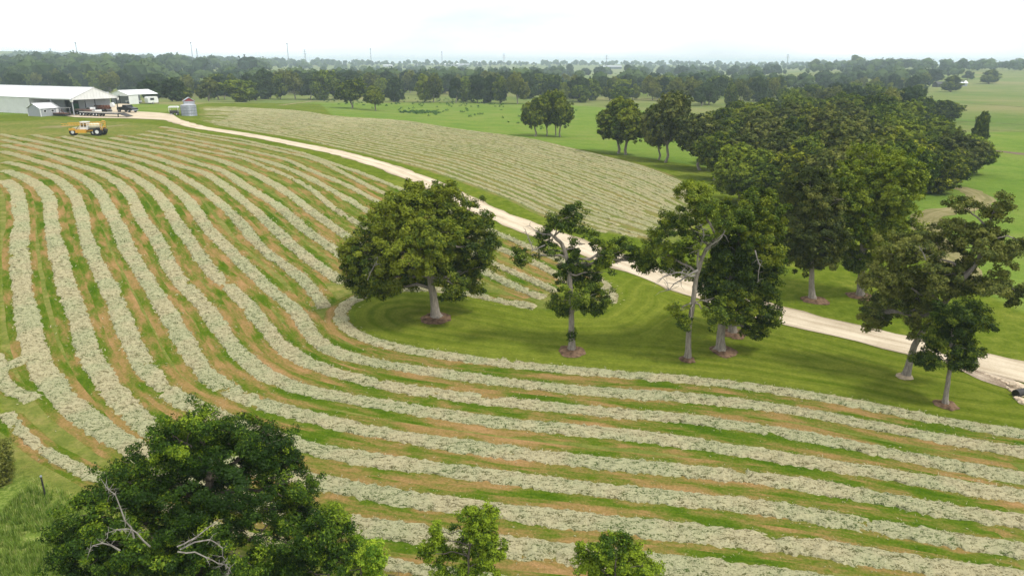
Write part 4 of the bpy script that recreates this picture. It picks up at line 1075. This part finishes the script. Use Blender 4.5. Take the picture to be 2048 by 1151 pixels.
far_wood('skyline_trees', [(300, 1700, 130.2, 133, 420, 16), (560, 2100, 131, 132.5, 120, 13), (1250, 1760, 133, 141, 120, 13), (1640, 1780, 134, 142, 40, 16), (1380, 1760, 137, 142, 110, 13), (1740, 2010, 137, 143, 150, 14), (2015, 2120, 138, 144, 40, 14), (1600, 1760, 140, 150, 50, 12),
    (1690, 1850, 150, 170, 50, 12), (1850, 1960, 146, 158, 20, 11), (700, 1240, 131, 133.5, 110, 12), (880, 980, 134, 137, 14, 10), (1060, 1130, 136, 140, 10, 9)], 73, 2, 18, 'hazy band of trees along the skyline')

# ------------------------------------------------------------------ haze: one closed box of thin air
hv = MB().box((0, 0, 30), (17400, 17400, 76))
g = NT('haze_air')
pv = g.n('ShaderNodeVolumePrincipled')
pv.inputs['Color'].default_value = (.70, .84, .97, 1)
pv.inputs['Density'].default_value = HAZE
pv.inputs['Anisotropy'].default_value = 0.0
o = g.n('ShaderNodeOutputMaterial'); g.l(pv.outputs[0], o.inputs['Volume'])
tag(hv.build('haze', g.m), kind='stuff')

# ------------------------------------------------------------------ farmyard
def fm(name, col, rough=.5, metal=0, **k): return simple(name, col, rough, metal, **k)
W_ = fm('white_sheet_metal', (.72, .73, .73), .45, var=.05, scale=.4)
WR = fm('white_roof_sheet', (.80, .82, .84), .35, var=.04, scale=.25)
G_ = fm('grey_sheet_metal', (.36, .38, .41), .5, var=.08)
GZ = fm('galvanised_steel', (.34, .37, .42), .45, .3, var=.15, scale=1.5)
BK = fm('black_paint', (.012, .012, .015), .3, spec=.5)
RB = fm('tyre_rubber', (.015, .015, .016), .85)
YL = fm('machine_yellow', (.62, .33, .03), .45, spec=.4)
CR = fm('cream_tank', (.66, .62, .46), .45, var=.1)
DK = fm('dark_metal', (.035, .033, .032), .6)
RU = fm('rusty_brown', (.12, .045, .025), .8, var=.5)
GL = fm('dark_glass', (.02, .025, .03), .12, spec=.6)
RD = fm('red_gable', (.28, .045, .04), .6, var=.3)
WD = fm('weathered_wood', (.26, .22, .17), .9, var=.3)
GN = fm('machine_green', (.02, .12, .05), .45)
FLOOR = fm('barn_floor', (.22, .19, .15), .95, var=.3)  # plain brown floor colour of the barn slab
ZB = 6.6

def rib_wall(name, p0, p1, z0, z1, mat, parent, th=.12, pitch=.9):
    """sheet wall with standing ribs between two plan points"""
    p0 = np.array(p0, float); p1 = np.array(p1, float); d = p1 - p0; L = np.linalg.norm(d); d /= L; nrm = np.array([d[1], -d[0]])
    m = MB(); c = (p0 + p1) / 2; rz = math.atan2(d[1], d[0])
    m.box((c[0], c[1], (z0 + z1) / 2), (L, th, z1 - z0), rz)
    for k in range(1, int(L / pitch)):
        q = p0 + d * (k * pitch)
        m.box((q[0], q[1], (z0 + z1) / 2), (.07, th + .07, z1 - z0 - .02), rz)
    return m.build(name, mat, parent)

def roof_slopes(parent, x0, x1, W, eh, rh, ov=.35, mat=None, th=.08):
    for sgn in (0, 1):
        a = (-ov if sgn == 0 else W + ov); sl_ = (rh - eh) / (W / 2); za = eh - ov * sl_
        m = MB(); prof = [(a, za), (W / 2, rh), (W / 2, rh + th), (a, za + th)]
        m.prism(prof, x0, x1, 'x')
        n = int((x1 - x0) / 1.2)
        for k in range(1, n):
            x = x0 + k * (x1 - x0) / n
            m.prism([(a * .98 + W / 2 * .02, za + th), (W / 2, rh + th), (W / 2, rh + th + .05), (a * .98 + W / 2 * .02, za + th + .05)], x - .03, x + .03, 'x')
        m.build('roof', mat or WR, parent)
    MB().box(((x0 + x1) / 2, W / 2, rh + th + .03), (x1 - x0, .5, .10)).build('ridge_cap', mat or WR, parent)

# long white barn with an open canopy end
t = empty('barn', (-129.6, 212.5, ZB), -.441)
tag(t, 'long white metal barn with an open canopy at its right gable', 'barn')
roof_slopes(t, -60, .3, 14.5, 5.05, 7.9)
rib_wall('wall', (-60, 0), (-20, 0), -.3, 4.95, W_, t)
rib_wall('wall', (-60, 14.5), (-13, 14.5), -.3, 4.95, G_, t)
rib_wall('wall', (-60, 14.35), (-60, .15), -.3, 4.95, W_, t)
rib_wall('wall', (-20, .2), (-20, 5.9), -.3, 5.2, W_, t)
rib_wall('inner_wall', (-19.8, 6), (-12.6, 6), -.3, 6.6, G_, t)
rib_wall('inner_wall', (-6, 6), (-3.2, 6), -.3, 6.6, G_, t)
rib_wall('inner_wall', (-3, 6.2), (-3, 14.3), -.3, 6.4, G_, t)
MB().box((-9.3, 6.05, 5.9), (6.6, .12, 1.4)).build('door_header', G_, t)
gm = MB(); gm.prism([(.1, 4.6), (14.4, 4.6), (14.4, 5.12), (7.25, 7.85), (.1, 5.12)], .02, .14, 'x')
for k in range(1, 15):
    z1 = 5.12 + (7.85 - 5.12) * (1 - abs(k - 7.25) / 7.15); gm.box((.17, k, (4.62 + z1) / 2), (.05, .07, z1 - 4.66))
gm.build('gable_panel', W_, t)
MB().box((-10, -.02, 4.82), (20, .14, .42)).build('eave_fascia', W_, t)
MB().box((-1.5, 14.52, 4.82), (3, .14, .42)).build('eave_fascia', W_, t)
for (x, y) in ((0, .1), (-9.8, .1), (0, 7.2), (0, 14.4)):
    MB().box((x - .1, y, 2.15), (.22, .22, 4.9)).build('post', DK if y > 1 else G_, t)
for y in (-.1, 14.6):
    MB().box((.05, y, 4.35), (.7, .35, .7), taper=1.5).build('rain_hopper', W_, t)
MB().box((-10, 3.6, .02), (20, 7.6, .1)).build('slab', FLOOR, t)

# white and grey garden shed with porch
t = empty('shed', (-137.9, 210.2, ZB), 1.16)
tag(t, 'small grey shed with white roof and porch, in front of the long barn', 'shed')
roof_slopes(t, -.3, 6.1, 5.5, 2.35, 3.6, ov=.3)
sl = MB(); sl.prism([(-.3, 2.0), (5.7, 2.0), (5.7, 2.10), (-.3, 2.16)], 6.1, 9.2, 'x').build('porch_roof', WR, t)
rib_wall('wall', (0, 0), (6, 0), 0, 2.3, G_, t, pitch=.5); rib_wall('wall', (0, 5.5), (6, 5.5), 0, 2.3, G_, t, pitch=.5)
MB().prism([(.06, 0), (5.44, 0), (5.44, 2.3), (2.75, 3.5), (.06, 2.3)], -.05, .05, 'x').build('gable_wall', G_, t)
MB().prism([(.06, 0), (5.44, 0), (5.44, 2.3), (2.75, 3.5), (.06, 2.3)], 5.9, 6.0, 'x').build('gable_wall', G_, t)
for (x, y) in ((-.04, -.04), (-.04, 5.54), (6.04, -.04)): MB().box((x, y, 1.15), (.2, .2, 2.3)).build('corner_trim', W_, t)
for x in (1.3, 3.6):
    w_ = MB().box((x, -.1, 1.5), (.95, .08, .8)).build('window', W_, t); MB().box((x, -.15, 1.5), (.7, .04, .55)).build('pane', GL, w_)
dr = MB().box((5.1, -.1, 1.0), (.85, .08, 1.95)).build('door', W_, t)
for y in (0, 5.4): MB().box((9.0, y, 1.0), (.14, .14, 2.0)).build('porch_post', W_, t)
MB().box((7.6, -.05, .75), (2.8, .08, .1)).build('porch_rail', W_, t); MB().box((7.6, 2.7, .1), (3.1, 5.6, .2)).build('porch_floor', WD, t)
MB().box((8.2, -1.2, .04), (5, 1.2, .1)).build('step_slab', CR, t)

# open equipment shed behind
P = unproj(262, 209.5)
t = empty('equipment_shed', (-146.2, 275.5, float(zt(-146.2, 275.5))), 1.13)
tag(t, 'smaller white open-fronted equipment shed behind the long barn', 'shed')
roof_slopes(t, -.3, 13, 10, 3.55, 4.95)
rib_wall('wall', (.1, 0), (4.2, 0), -.3, 3.5, W_, t); rib_wall('wall', (.1, 10), (12.8, 10), -.3, 3.5, G_, t)
MB().prism([(.1, 3.0), (9.9, 3.0), (9.9, 3.6), (5, 4.9), (.1, 3.6)], -.05, .05, 'x').build('gable_panel', W_, t)
for (x, y) in ((12.8, .1), (8.5, .1), (0, 9.9), (0, 5)): MB().box((x, y, 1.6), (.2, .2, 3.7)).build('post', DK, t)

def wheel(parent, x, y, r, w, hub=None):
    o = MB().cyl((x, y - w / 2, r), (x, y + w / 2, r), r, 18).build('wheel', RB, parent)
    hb = MB()
    for sg in (-1, 1): hb.cyl((x, y + sg * (w / 2 + .01), r), (x, y + sg * (w / 2 + .03), r), r * .5, 12)
    hb.build('hub', hub or W_, o)
    return o

def pickup(P, rz, body, label, name='pickup_truck', scale=1.0):
    t = empty(name, P, rz); t.scale = (scale,) * 3; tag(t, label, 'truck')
    MB().prism([(-2.9, .55), (-2.9, 1.25), (-.9, 1.28), (-.75, 1.3), (1.35, 1.28), (2.75, 1.12), (2.95, .95), (2.95, .5)], -.95, .95).build('body', body, t)
    c = MB(); c.prism([(-.85, 1.28), (-.65, 1.85), (.75, 1.87), (1.45, 1.27)], -.84, .84).build('cab', body, t)
    g_ = MB()
    for y in (-.86, .86):
        g_.add([(-.6, y, 1.36), (.05, y, 1.36), (.05, y, 1.76), (-.52, y, 1.76)], [(0, 1, 2, 3)]); g_.add([(.12, y, 1.36), (1.15, y, 1.36), (.68, y, 1.76), (.12, y, 1.76)], [(0, 1, 2, 3)])
    g_.build('window', GL, t)
    MB().box((1.12, 0, 1.60), (.04, 1.4, .42)).build('windscreen', GL, t)
    MB().box((-1.95, 0, 1.27), (1.7, 1.5, .04)).build('bed', DK, t)
    MB().box((2.97, 0, .6), (.1, 1.8, .22)).build('bumper', GZ, t)
    for x in (-1.95, 1.85):
        for y in (-.88, .88): wheel(t, x, y, .42, .26, GZ)
    return t
pickup(np.array([-122.4, 229.0, ZB + .1]), -.47, BK, 'black crew-cab pickup parked on the gravel right of the long barn', scale=1.22)
pickup(np.array([-128.3, 219.6, ZB + .1]), math.pi - .5, W_, 'white pickup with a flat bed parked behind the long trailer', 'flatbed_truck', 1.12)
pickup(np.array([-147.5, 281.5, float(zt(-147.5, 281.5)) + .1]), .3, W_, 'white pickup nosing out of the smaller equipment shed', scale=.95)

# camper standing in the equipment shed
t = empty('camper', (-140.6, 281.5, float(zt(-140.6, 281.5))), 1.0); tag(t, 'white camper with a dark window under the right end of the smaller shed', 'camper')
MB().prism([(-2, .5), (-2.1, 2.3), (-1.8, 2.8), (1.9, 2.8), (2.3, 1.7), (2.1, .5)], -1.1, 1.1).build('body', W_, t)
MB().box((-.3, -1.14, 1.9), (1.5, .05, .8)).build('window', GL, t)
for y in (-1, 1): wheel(t, 0, y, .38, .22)

# long flatbed trailer
t = empty('flatbed_trailer', (-120.6, 211.3, ZB + .1), -.35); tag(t, 'long dark flatbed trailer with white wheels and a lowered ramp end', 'trailer')
dk = MB().box((0, 0, 1.05), (15, 2.5, .22)); dk.box((0, -.8, .85), (15, .18, .3)); dk.box((0, .8, .85), (15, .18, .3)); dk.build('deck', DK, t)
MB().box((0, -1.27, 1.09), (15, .05, .12)).build('side_rail', W_, t)
MB().prism([(7.5, 1.14), (10.6, .35), (10.6, .25), (7.5, .94)], -1.2, 1.2).build('ramp', DK, t)
MB().prism([(-7.5, .95), (-10, 1.45), (-10, 1.65), (-7.5, 1.16)], -.5, .5).build('gooseneck', DK, t)
for k in range(11): MB().box((-7 + k * 1.4, 0, 1.18), (1.3, 2.4, .04)).build('deck_board', WD, t)
for x in (-7.2, -5.9, -2.0, -.8):
    for y in (-1.1, 1.1): wheel(t, x, y, .48, .28, W_)
for x in (7.2, 7.4): MB().box((x, -1.0, .45), (.12, .12, .9)).build('stand', DK, t)

# machines under and beside the canopy
P = unproj(178, 227.5); t = empty('hay_machine', (P[0], P[1], ZB + .1), -.1); t.scale = (1.0, .8, 1.3); tag(t, 'dark tarped implement with rows of drums beyond the white pickup', 'farm machine')
MB().prism([(-5.2, .6), (-5.4, 2.1), (-4.6, 2.8), (.2, 2.8), (.4, .6)], -1.2, 1.2).build('tarp_load', BK, t)
MB().box((-2.6, -1.26, 1.5), (2.8, .1, 1.5)).build('side_panel', GN, t)
for k in range(7): MB().cyl((1.0 + k * .95, -1.1, 1.5), (1.0 + k * .95, 1.1, 1.5), .46, 10).build('drum', RU, t)
MB().box((1.0, 0, .7), (13, 1.6, .18)).build('frame', DK, t)
MB().cyl((8.2, -.6, 2.0), (8.2, .6, 2.0), .55, 12).build('white_tank', W_, t)
for x in (-4, -2.6, 3, 5):
    for y in (-1, 1): wheel(t, x, y, .5, .3, DK)
t = empty('disc_harrow', (-133.5, 212.9, ZB + .05), -.4); tag(t, 'rusty low implement parked between the shed porch and the trailer', 'farm machine')
MB().box((0, 0, .75), (5, 2.2, .14)).build('frame', RU, t)
for k in range(9): MB().cyl((-2.2 + k * .55, -.9, .4), (-2.1 + k * .55, .9, .4), .38, 10).build('disc', DK, t)
MB().tube([(-1, 0, .8), (0, 0, 1.7), (1.2, 0, .8)], .07).build('hitch', RU, t)
P = unproj(172, 229); t = empty('load_wagon', (P[0], P[1], ZB + .05), -.25); tag(t, 'low red-brown loaded wagon bed between trailer and tarped implement', 'wagon')
MB().box((0, 0, 1.2), (6.5, 2.2, .25)).build('bed', RU, t); MB().box((0, 0, 1.45), (5.5, 1.9, .3)).build('load', simple('pinkish_load', (.40, .25, .21), .9), t)
for x in (-2, 2):
    for y in (-1, 1): wheel(t, x, y, .4, .25)

# grain bin
P = unproj(372, 232); t = empty('grain_bin', (P[0], P[1] + 2.4, P[2] - .1)); t.scale = (.84, .84, .82); tag(t, 'round grey corrugated grain bin beside the gravel road', 'grain bin')
m = MB(); zs = np.linspace(0, 3.9, 46); rr = 2.65 + .035 * np.sin(zs * 2 * math.pi * 3.4)
vv = [(rr[a] * math.cos(b), rr[a] * math.sin(b), zs[a]) for a in range(46) for b in np.linspace(0, 2 * math.pi, 36, endpoint=False)]
m.add(vv, [(a * 36 + b, a * 36 + (b + 1) % 36, (a + 1) * 36 + (b + 1) % 36, (a + 1) * 36 + b) for a in range(45) for b in range(36)]).build('wall', GZ, t)
MB().cyl((0, 0, 3.9), (0, 0, 4.5), 2.75, 36, .35).build('roof', G_, t); MB().cyl((0, 0, 4.45), (0, 0, 4.65), .38, 12).build('cap', GZ, t)
for k in range(1, 4): MB().cyl((0, 0, k * .98), (0, 0, k * .98 + .05), 2.71, 36).build('hoop', DK, t)
for k in range(12): MB().box((2.72 * math.cos(k * math.pi / 6 + .2), 2.72 * math.sin(k * math.pi / 6 + .2), 1.95), (.07, .07, 3.9), k * math.pi / 6 + .2).build('stiffener', GZ, t)
# tall shed with red gable behind the bin
t = empty('tower_shed', (P[0] - 3.0, P[1] + 6.0, P[2] - .1), -1.1); t.scale = (.85, .85, .84); tag(t, 'narrow tall grey shed with a red gable tucked behind the grain bin', 'shed')
for a, b in (((0, 0), (0, 3.6)), ((3.4, 0), (3.4, 3.6)), ((.1, 0), (3.3, 0)), ((.1, 3.6), (3.3, 3.6))): rib_wall('wall', a, b, 0, 5.2, G_, t, pitch=.6)
for y in (-.08, 3.68): MB().add([(-.1, y, 5.15), (3.5, y, 5.15), (1.7, y, 6.4)], [(0, 1, 2)]).build('gable', RD, t)
for x in (-.09, 3.49): MB().prism([(.02, 5.1), (3.58, 5.1), (1.8, 6.2)], x - .02, x + .02, 'x').build('gable', RD, t)
rf = MB(); rf.prism([(-.3, 5.0), (1.8, 6.3), (3.9, 5.0), (3.9, 5.1), (1.8, 6.45), (-.3, 5.1)], -.3, 3.7, 'x'); rf.build('roof', G_, t)
t = empty('covered_cart', (P[0] - 5.0, P[1] + 3.4, P[2]), .2); tag(t, 'white-topped cart standing left of the grain bin', 'cart')
MB().prism([(-1.5, 2.3), (-1.2, 2.7), (1.2, 2.7), (1.5, 2.3)], -.9, .9).build('canopy', W_, t); MB().box((0, 0, 1.0), (2.4, 1.4, .8)).build('body', DK, t)
for x in (-1.3, 1.3):
    for y in (-.8, .8): MB().box((x, y, 1.6), (.08, .08, 1.4)).build('post', W_, t)
for x in (-.8, .8):
    for y in (-.75, .75): wheel(t, x, y, .35, .2)

# three-wheeled field sprayer
P = unproj(178, 270.5); t = empty('field_sprayer', P, math.pi + .10); t.scale = (1.02,) * 3
tag(t, 'yellow and white three-wheeled field sprayer standing on the mown field', 'sprayer')
def bigwheel(x, y, r, w):
    o = MB().cyl((x, y - w / 2, r), (x, y + w / 2, r), r, 22).build('wheel', RB, t)
    lg = MB()
    for k in range(18):
        a = k * math.pi / 9; lg.box((x + r * math.cos(a), y, r + r * math.sin(a)), (.09, w * .95, .09))
    lg.build('tread', RB, o)
    h = MB()
    for sg in (-1, 1): h.cyl((x, y + sg * (w / 2 + .01), r), (x, y + sg * (w / 2 + .05), r), r * .46, 14)
    h.build('hub', W_, o)
bigwheel(2.9, .35, .72, .62); bigwheel(3.05, -.45, .66, .3)
for y in (-1.15, 1.15): bigwheel(-2.45, y, .82, .8)
bigwheel(-1.2, 0, .6, 1.0)
MB().box((-.2, -.45, 1.05), (6.0, .22, .3)).box((-.2, .45, 1.05), (6.0, .22, .3)).build('chassis', YL, t)
MB().prism([(1.2, 1.2), (1.2, 1.85), (2.6, 1.7), (3.3, 1.4), (3.4, 1.2)], -.5, .5).build('hood', CR, t)
MB().box((2.9, .72, 1.3), (1.3, .1, .5)).box((2.9, -.72, 1.3), (1.3, .1, .5)).build('fender', YL, t)
MB().box((1.0, 1.0, .95), (2.1, .6, .7)).build('side_tank', YL, t)
MB().box((1.0, -1.0, .95), (2.1, .6, .7)).build('side_tank', YL, t)
cb = MB().prism([(-.25, 1.2), (-.2, 2.75), (1.0, 2.75), (1.3, 1.9), (1.3, 1.2)], -.72, .72).build('cab', W_, t)
gw = MB()
for y in (-.73, .73): gw.box((.12, y, 2.2), (.42, .04, .7)); gw.box((.75, y, 2.2), (.45, .04, .7))
gw.box((1.18, 0, 2.3), (.05, 1.2, .6), 0); gw.build('window', GL, t)
MB().box((.4, 0, 2.82), (1.5, 1.5, .12)).build('cab_roof', W_, t)
MB().cyl((-2.8, 0, 1.95), (-.6, 0, 1.95), .6, 18).build('tank', CR, t)
MB().box((-1.7, 0, 1.3), (2.8, 1.5, .12)).build('tank_cradle', DK, t)
fr = MB()
for y in (-1.2, 1.2): fr.tube([(-3.1, y, .6), (-3.2, y, 2.9), (-2.6, y, 2.95)], .07)
for z in (.9, 1.7, 2.5, 2.9): fr.tube([(-3.2, -1.2, z), (-3.2, 1.2, z)], .06)
fr.tube([(-3.2, -1.2, .9), (-3.2, 1.2, 2.5)], .05); fr.tube([(-3.2, 1.2, .9), (-3.2, -1.2, 2.5)], .05)
fr.build('rear_frame', YL, t)
for y in (-1.35, 1.35):
    bm_ = MB()
    for z in (2.35, 2.75): bm_.tube([(-3.3, y, z), (4.6, y, z - .25)], .05)
    for k in range(13): bm_.tube([(-3.2 + k * .6, y, 2.35 - k * .019), (-2.9 + k * .6, y, 2.75 - k * .019)], .03, 4)
    bm_.build('folded_boom', YL, t)
MB().tube([(1.4, .75, 2.0), (2.1, 1.0, 1.2), (2.3, .9, .5)], .05).build('ladder', DK, t)
for y in (-.5, 0, .5): MB().box((-3.5, y, 1.1), (.5, .3, .4)).build('valve_box', DK, t)

# ------------------------------------------------------------------ far farm buildings
def far_barn(px, py, L, Wd, eh, rz, label, roofm=None, wallm=None):
    P = unproj(px, py); t = empty('far_barn', P, rz); tag(t, label, 'barn')
    MB().prism([(-Wd / 2 - .5, eh), (0, eh + Wd * .16), (Wd / 2 + .5, eh), (Wd / 2 + .5, eh + .3), (0, eh + Wd * .16 + .3), (-Wd / 2 - .5, eh + .3)], -L / 2, L / 2, 'x').build('roof', roofm or WR, t)
    MB().box((0, 0, eh / 2 - 1), (L - 1, Wd, eh + 2)).build('wall', wallm or G_, t)
    MB().box((L * .2, -Wd / 2 - .05, eh * .4), (L * .2, .1, eh * .7)).build('door', DK, t)
far_barn(684, 131, 34, 14, 5, .1, 'small white-roofed barn on the far skyline, left of centre')
far_barn(776, 134, 30, 12, 4.5, 0, 'low white barn on the far fields above the lone pasture trees')
far_barn(834, 132, 18, 12, 5, .2, 'small bright barn just left of the two long far barns')
far_barn(906, 132.5, 60, 22, 6, .05, 'left one of two long pale-roofed barns on the far green field')
far_barn(928, 133.5, 40, 20, 6, .05, 'right one of two long pale-roofed barns on the far green field', G_)
far_barn(952, 131, 16, 12, 6, .3, 'small white far barn right of the two long ones')
far_barn(1224, 138, 58, 24, 6, -.05, 'long grey-roofed barn on the far green field right of centre', G_, DK)
for (px, py, L, Wd, rz, lb, mt) in ((1912, 172, 17, 8, -.1, 'pale-roofed farmhouse behind the dark lone tree at far right', G_), (1880, 174, 12, 7, .2, 'dark low outbuilding left of the dark lone tree at far right', DK)):
    P = unproj(px, py); t = empty('farmhouse', P, rz); tag(t, lb, 'house')
    MB().prism([(-Wd / 2 - .6, 2.7), (0, 4.9), (Wd / 2 + .6, 2.7), (Wd / 2 + .6, 2.9), (0, 5.1), (-Wd / 2 - .6, 2.9)], -L / 2 - .5, L / 2 + .5, 'x').build('roof', WR if mt is G_ else DK, t)
    MB().box((0, 0, 1.1), (L, Wd, 3.2)).build('wall', mt, t)
    for k in range(3):
        MB().box((-L * .3 + k * L * .3, -Wd / 2 - .04, 1.5), (1.4, .08, 1.2)).build('window', GL, t)

# masts and pylons on the skyline
MST = fm('mast_steel', (.20, .22, .25), .6)
def mast(px, ytop, ybase, D, label, kind='mast', w=1.5):
    d = fwd + right * ((px - 1024) / FPX) + upv * ((575.5 - ybase) / FPX); d2 = d[:2] / np.linalg.norm(d[:2])
    x, y = d2 * D; z0 = float(zt(x, y)); B = np.array([x, y, z0])
    top = on_plane(px, ytop, B)[2] - z0
    m = MB(); legs = [(w / 2, 0), (-w / 4, w * .43), (-w / 4, -w * .43)] if kind == 'mast' else [(w, w), (-w, w), (-w, -w), (w, -w)]
    tp = 1.0 if kind == 'mast' else .22
    t = empty('radio_mast' if kind == 'mast' else 'power_pylon', B); tag(t, label, kind)
    for a, b in legs: m.tube([(a, b, -1), (a * tp, b * tp, top)], .16 if kind == 'mast' else .22, 4)
    n = 16; k_ = len(legs)
    for q in range(n):
        z1, z2 = top * q / n, top * (q + 1) / n; f1, f2 = 1 - (1 - tp) * q / n, 1 - (1 - tp) * (q + 1) / n
        for e in range(k_):
            a, b = legs[e], legs[(e + 1) % k_]; m.tube([(a[0] * f1, a[1] * f1, z1), (b[0] * f2, b[1] * f2, z2)], .09, 3)
    m.build('lattice', MST, t)
    if kind != 'mast':
        arms = MB()
        for zz, ww in ((.78, 6), (.88, 5), (.97, 4)): arms.tube([(-ww, 0, top * zz), (ww, 0, top * zz)], .22, 4)
        arms.build('cross_arm', MST, t)
    else:
        MB().box((0, 0, top * .97), (w * 1.4, w * 1.4, 1.6)).build('antenna', MST, t)
mast(157, 85, 122, 1500, 'tall thin lattice mast on the skyline above the long barn'); mast(385, 84, 114, 1500, 'tall thin lattice mast on the skyline above the grain bin')
mast(577, 86, 122, 1500, 'tall thin lattice mast on the skyline left of centre'); mast(742, 97, 121, 1600, 'thin lattice mast on the skyline above the lone pasture trees'); mast(884, 103, 123, 1700, 'thin lattice mast above the long far barns')
for px, yt, lb in ((105, 97, 'faint pylon at the far left of the skyline'), (396, 97, 'faint pylon just right of the mast above the grain bin'), (611, 99, 'faint pylon right of the mast left of centre'), (1008, 107, 'faint pylon at the middle of the skyline'), (1213, 110, 'faint pylon above the long grey-roofed far barn'), (1575, 109, 'faint pylon on the right-hand skyline')):
    mast(px, yt, 122, 2000, lb, 'pylon', 1.6)

# culvert end with stones at the right edge
P = unproj(2046, 792); t = empty('culvert_pipe', P, 0.5); t.scale = (.85,) * 3; tag(t, 'black culvert pipe end among stones at the right picture edge', 'pipe')
m = MB(); m.cyl((-.6, .3, .25), (1.6, -.1, .25), .34, 16); m.build('pipe', DK, t); MB().cyl((-.63, .3, .25), (-.60, .3, .25), .26, 14).build('pipe_mouth', BK, t)
ST = simple('pale_limestone', (.52, .42, .30), .9, var=.3, scale=4)
r = np.random.default_rng(77)
XS = [2042,2026,2040,2020,2012,2047,2034,2005,1995,1984,2015,1972]
for q, (px, py, sz) in enumerate([(2030,772,.42),(2036,790,.3),(2042,775,.34),(2026,782,.22),(2040,800,.26),(2020,770,.2),(2012,765,.16),(2047,806,.3),(2034,797,.2),(2005,762,.14),(1995,757,.16),(1984,754,.13),(2015,775,.13),(1972,748,.12)]):
    P = unproj(px, py); n = 26
    import bmesh
    bm = bmesh.new(); bmesh.ops.create_icosphere(bm, subdivisions=2, radius=1)
    for v in bm.verts:
        f = .8 + .45 * r.random(); v.co = Vector((v.co.x * sz * f * 1.2, v.co.y * sz * f, v.co.z * sz * .55 * f))
    me = bpy.data.meshes.new('stone'); bm.to_mesh(me); bm.free(); me.materials.append(ST)
    o = link('stone', me, loc=(P[0], P[1], P[2] + sz * .2)); o.rotation_euler[2] = r.uniform(0, 6)
    tag(o, ['large flat pale stone above the culvert pipe', 'pale stone left of the culvert mouth'][q] if q < 2 else ordinal(sorted(XS).index(px) + 1) + ' pale stone from the left, strewn on the road shoulder near the culvert', 'stone', 'stones round the culvert')

# fence posts by the hedge
for (px, py, lb) in ((91, 992, 'dark metal fence post in the rank grass at bottom left'), (18, 962, 'fence post beside the shrub at the left picture edge')):
    P = unproj(px, py); t = empty('fence_post', P); tag(t, lb, 'fence post')
    MB().box((0, 0, .6), (.06, .06, 1.3)).build('stake', DK, t); MB().box((0, 0, 1.22), (.08, .08, .08)).build('cap', GZ, t)

# ------------------------------------------------------------------ rank grass and pasture weeds
def blades(name, pts, hgt, wid, per, mat, seed, label):
    r = np.random.default_rng(seed); n = len(pts) * per
    B = np.repeat(pts, per, 0) + np.concatenate([r.normal(0, wid * 3.2, (n, 2)), np.zeros((n, 1))], 1)
    a = r.uniform(0, 2 * math.pi, n); lean = r.normal(0, .32, n); h = hgt * r.uniform(.45, 1.3, n)
    side = np.stack([np.cos(a), np.sin(a), 0 * a], 1) * (wid * r.uniform(.5, 1.2, n))[:, None]
    ld = np.stack([-np.sin(a) * lean, np.cos(a) * lean, np.ones(n)], 1) * h[:, None]
    V = np.stack([B - side, B + side, B + ld], 1).reshape(-1, 3)
    F = np.arange(3 * n).reshape(-1, 3)
    t = np.repeat(np.clip(np.repeat(r.uniform(.2, .8, len(pts)), per) + r.normal(0, .15, n), 0, 1), 3)
    return tag(link(name, mesh_np(name, V, F, M[mat], attrs={'tint': t})), label, kind='stuff')
r = np.random.default_rng(9)
lo, hi = np.array([-26, 8.0]), np.array([24, 34.0])
Q = r.uniform(lo, hi, (60000, 2)); sdv = sd_poly(Q, rankW); Q = Q[sdv > r.uniform(-.5, 1.0, len(Q))]
pp = proj = None
Q = Q[(vnoise(Q[:, 0] * .7, Q[:, 1] * .7, s=4) > .25)]
vis = (np.abs(Q[:, 0] / Q[:, 1]) < .95) & (Q[:, 1] > 17); Q = Q[vis]
blades('rank_grass', np.c_[Q, zt(Q[:, 0], Q[:, 1])], .32, .020, 9, 'grass', 5, 'rank bright green grass and weeds along the hedge line')
W2 = []
for _ in range(360):
    if r.random() < .6: px, py = r.uniform(600, 1010), 196 + abs(r.normal(0, 14))
    else: px, py = r.uniform(640, 1160), r.uniform(200, 262)
    if r.random() < .3: px, py = r.uniform(800, 880), 225 + r.normal(0, 1.5)
    if py > 205 + max(0, (px - 640)) * .13: continue
    P = unproj(px, py); W2.append(P)
W2 = np.array(W2); V, F, t_ = leaves(W2 + [0, 0, .25], np.full(len(W2), .75), 26, .5, 8)
V[:, 2] = np.maximum(V[:, 2], zt(V[:, 0], V[:, 1]) + .02)
tag(link('pasture_weeds', mesh_np('pasture_weeds', V, F, M['weed'], attrs={'tint': t_})), 'dark weed tufts dotted over the bright green pasture', kind='stuff')
# E_REST
